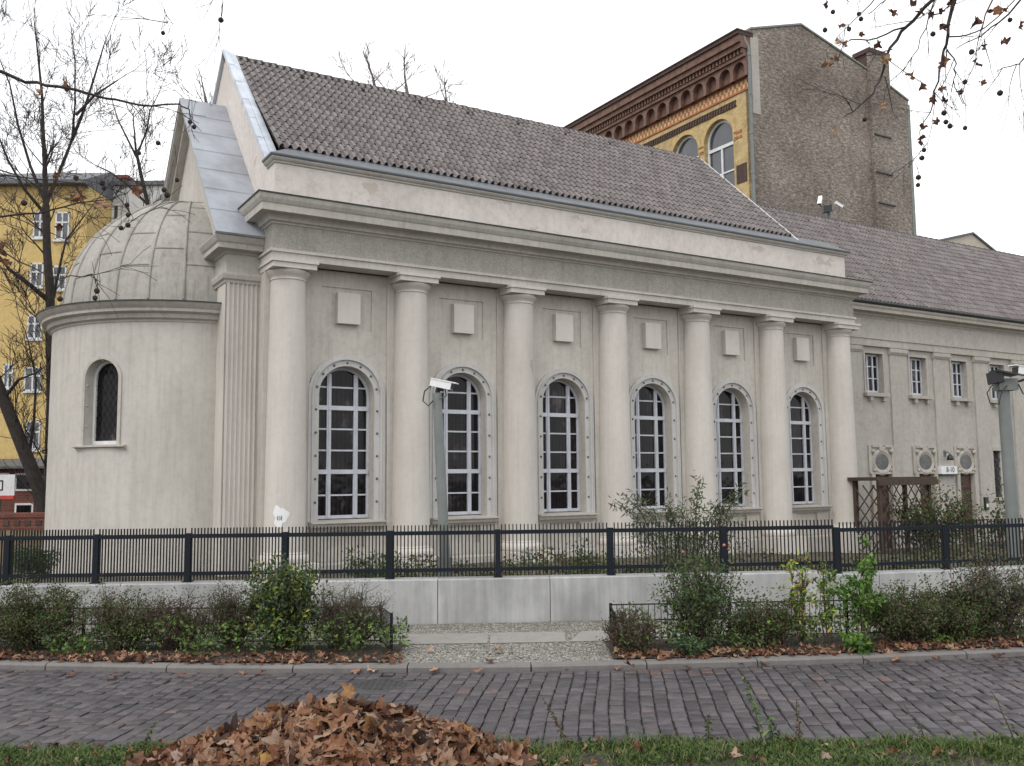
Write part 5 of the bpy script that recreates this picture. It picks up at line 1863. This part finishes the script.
# ------------------------------------------------------------------ overhanging plane tree branches
def hanging(label, D, polys, balls, leaves, seed, base):
    rn = random.Random(seed)
    P = lambda x, y, dy=0: at(x, y, D + dy)
    t = empty('plane_tree_branch', P(*base), label, 'branch', 'overhanging plane tree branches')
    B_ = Vector(t.location)
    mb = MB()
    for pts, r0, r1 in polys:
        pp = [P(*q) - B_ + Vector((0, rn.uniform(-.05, .05), 0)) for q in pts]
        fine = []
        for a, b in zip(pp, pp[1:]):
            for k in range(3):
                fine.append(a.lerp(b, k / 3) + (rdir(rn) * .008 if k else Vector()))
        fine.append(pp[-1])
        n = len(fine)
        mb.tube(fine, [r0 + (r1 - r0) * k / (n - 1) for k in range(n)], 6)
        for k in range(2, n - 1, 2):     # short side twigs
            d_ = ((fine[k + 1] - fine[k]).normalized() + rdir(rn) * .9).normalized()
            if rn.random() < .6:
                grow(mb, fine[k], d_, rn.uniform(.08, .25), .0028, 1, rn, .05, 0, 3, .7, .0012)
    for x, y in balls:
        p = P(x, y) - B_
        mb.tube([p, p + Vector((rn.uniform(-.01, .01), 0, .06)), p + Vector((rn.uniform(-.03, .03), rn.uniform(-.02, .02), .17))], .0012, 3)
    mb.build('branch', ['twig'], t, True)
    for x, y in balls:
        mb = MB(); mb.ball((0, 0, 0), .0105 * D / 3.5 * rn.uniform(.8, 1.1), 6, 0, .08)
        mb.build('seed_ball', ['ball'], t, loc=P(x, y) - B_)
    for x, y, s_, q in leaves:
        mb = MB()
        put_leaf(mb, (0, 0, 0), Vector((rn.uniform(-.9, .9), -.8, rn.uniform(-.5, .6))).normalized(), s_ * 1.75 * D / FPX, rn, 2.0, 0, q)
        p = P(x, y) - B_
        mb.tube([Vector((0, 0, 0)), Vector((rn.uniform(-.01, .01), 0, .05))], .0014, 3)
        mb.build('leaf', ['orangeleaf' if q > .45 else 'dry'], t, loc=p)


hanging('overhanging plane tree branches with brown leaves and seed balls at the upper right', 4.6, [
    ([(1010, -90), (960, -30), (933.8, 0), (905, 27), (888.5, 55), (884.4, 74), (872, 95), (853, 112), (840, 121)], .012, .002),
    ([(990, -80), (957, 0), (946.7, 36), (946, 48), (938, 71), (931, 104), (923, 129)], .012, .002),
    ([(947.5, 49), (954, 66), (951.6, 82), (962.6, 104), (963, 110)], .004, .0015),
    ([(905, 27), (880, 34), (850, 41), (838, 46)], .005, .002),
    ([(1060, -40), (1012, 11), (984.5, 33), (957, 48)], .006, .002),
    ([(1060, 20), (1024, 59), (1012, 68), (1000, 69)], .005, .002),
    ([(884.5, 77), (893, 104), (897, 120)], .003, .0015),
    ([(890, 52), (870, 57), (855, 62)], .003, .0015),
    ([(940, -20), (925, 20), (922, 45), (905, 70)], .004, .0015),
    ([(1020, -40), (990, 10), (980, 40), (975, 70)], .005, .0015),
    ([(900, -40), (870, 5), (850, 25), (840, 32)], .004, .0015),
    ([(985, 40), (992, 60), (1000, 85)], .003, .001),
    ([(946, 40), (975, 33), (1000, 15), (1030, -20)], .004, .003),
    ([(925, 22), (940, 14), (957, 0)], .004, .003),
    ([(931, 104), (927, 140), (924, 158)], .002, .001),
    ([(905, -30), (890, -5), (868, 15)], .004, .002),
    ([(830, -40), (838, -10), (846, 6)], .004, .002),
], [(965, 82), (965, 128), (924, 150), (922, 158), (918.4, 177.4), (918, 185), (859, 14), (861, 19), (833, 12), (849, 29), (825, 30), (864.7, 119.5), (944, 113), (946, 122), (950, 126), (971.6, 52), (1000, 93), (933, 34), (1010, 20)],
    [(842.5, 42.5, 13, .95), (828, 64, 10, .8), (834, 58, 7, .7), (884.4, 59, 11, .9), (912.7, 76, 9, .75), (944, 62, 12, .6), (921.5, 86, 8, .3), (943, 88, 8, .5), (932, 100, 9, .25), (944, 101, 9, .2), (883, 106, 9, .9), (834, 131, 9, 1), (920.6, 140, 11, .2), (1000, 10, 18, .4), (976, 62, 10, .15), (1004, 42.5, 9, .2), (982, 82, 7, .2), (923, 14, 11, .2), (894.5, 12, 10, .2), (913, 5, 8, .15), (930, 14, 8, .2), (943, 26, 9, .15), (840.5, 25, 8, .2), (954, 2, 9, .2), (978, 20, 9, .2), (877.5, 44, 8, .2), (1020, 26, 9, .3), (924, 126, 7, .2), (937, 122, 7, .2), (826, 5, 8, .2), (962, 92, 6, .2), (861, 34, 6, .2), (940, 11, 7, .2), (985, 46, 7, .2)], 71, (960, -30))
hanging('thin overhanging plane tree twig with seed balls at the upper left', 4.2, [
    ([(-80, 40), (-10, 68), (20, 78), (60, 88), (105, 98), (140, 106), (178, 102), (188, 108), (191, 120)], .010, .0018),
    ([(-60, 235), (0, 220), (40, 214), (80, 205), (110, 198), (135, 192)], .006, .0015),
    ([(-60, 180), (0, 172), (50, 178), (80, 186), (82, 196)], .004, .0015),
    ([(-40, 160), (10, 172), (40, 190), (75, 205)], .004, .0015),
    ([(60, 280), (75, 275), (92, 274), (97, 283), (97, 289)], .003, .0012),
    ([(-20, 240), (20, 262), (60, 280)], .004, .003),
    ([(120, 228), (129, 215), (128, 206)], .0018, .001),
], [(190, 122), (194, 127), (139, 153), (158, 143), (177, 180), (164, 190), (167, 195), (104, 188), (76, 178), (24, 203), (127, 205), (128, 215), (128, 225), (121, 228), (97, 291), (95, 298), (60, 299), (102, 183)],
    [(41, 92, 8, .8), (66, 87, 10, .25), (80, 197, 13, .45), (101, 204, 15, .85), (138, 191, 13, .55), (57, 176, 7, .3), (2, 250, 14, .2), (60, 228, 8, .2), (5, 262, 10, .3)], 72, (-20, 65))
hanging('long stalks with two single seed balls hanging at the top', 4.2, [
    ([(120, -70), (150, -30), (185, -25), (230, -40)], .008, .004),
    ([(158, -28), (160, 2), (164, 18), (163, 31)], .0013, .001),
    ([(221, -36), (222, -5), (221, 18)], .0013, .001),
], [(163, 33), (221, 20)], [], 73, (150, -30))
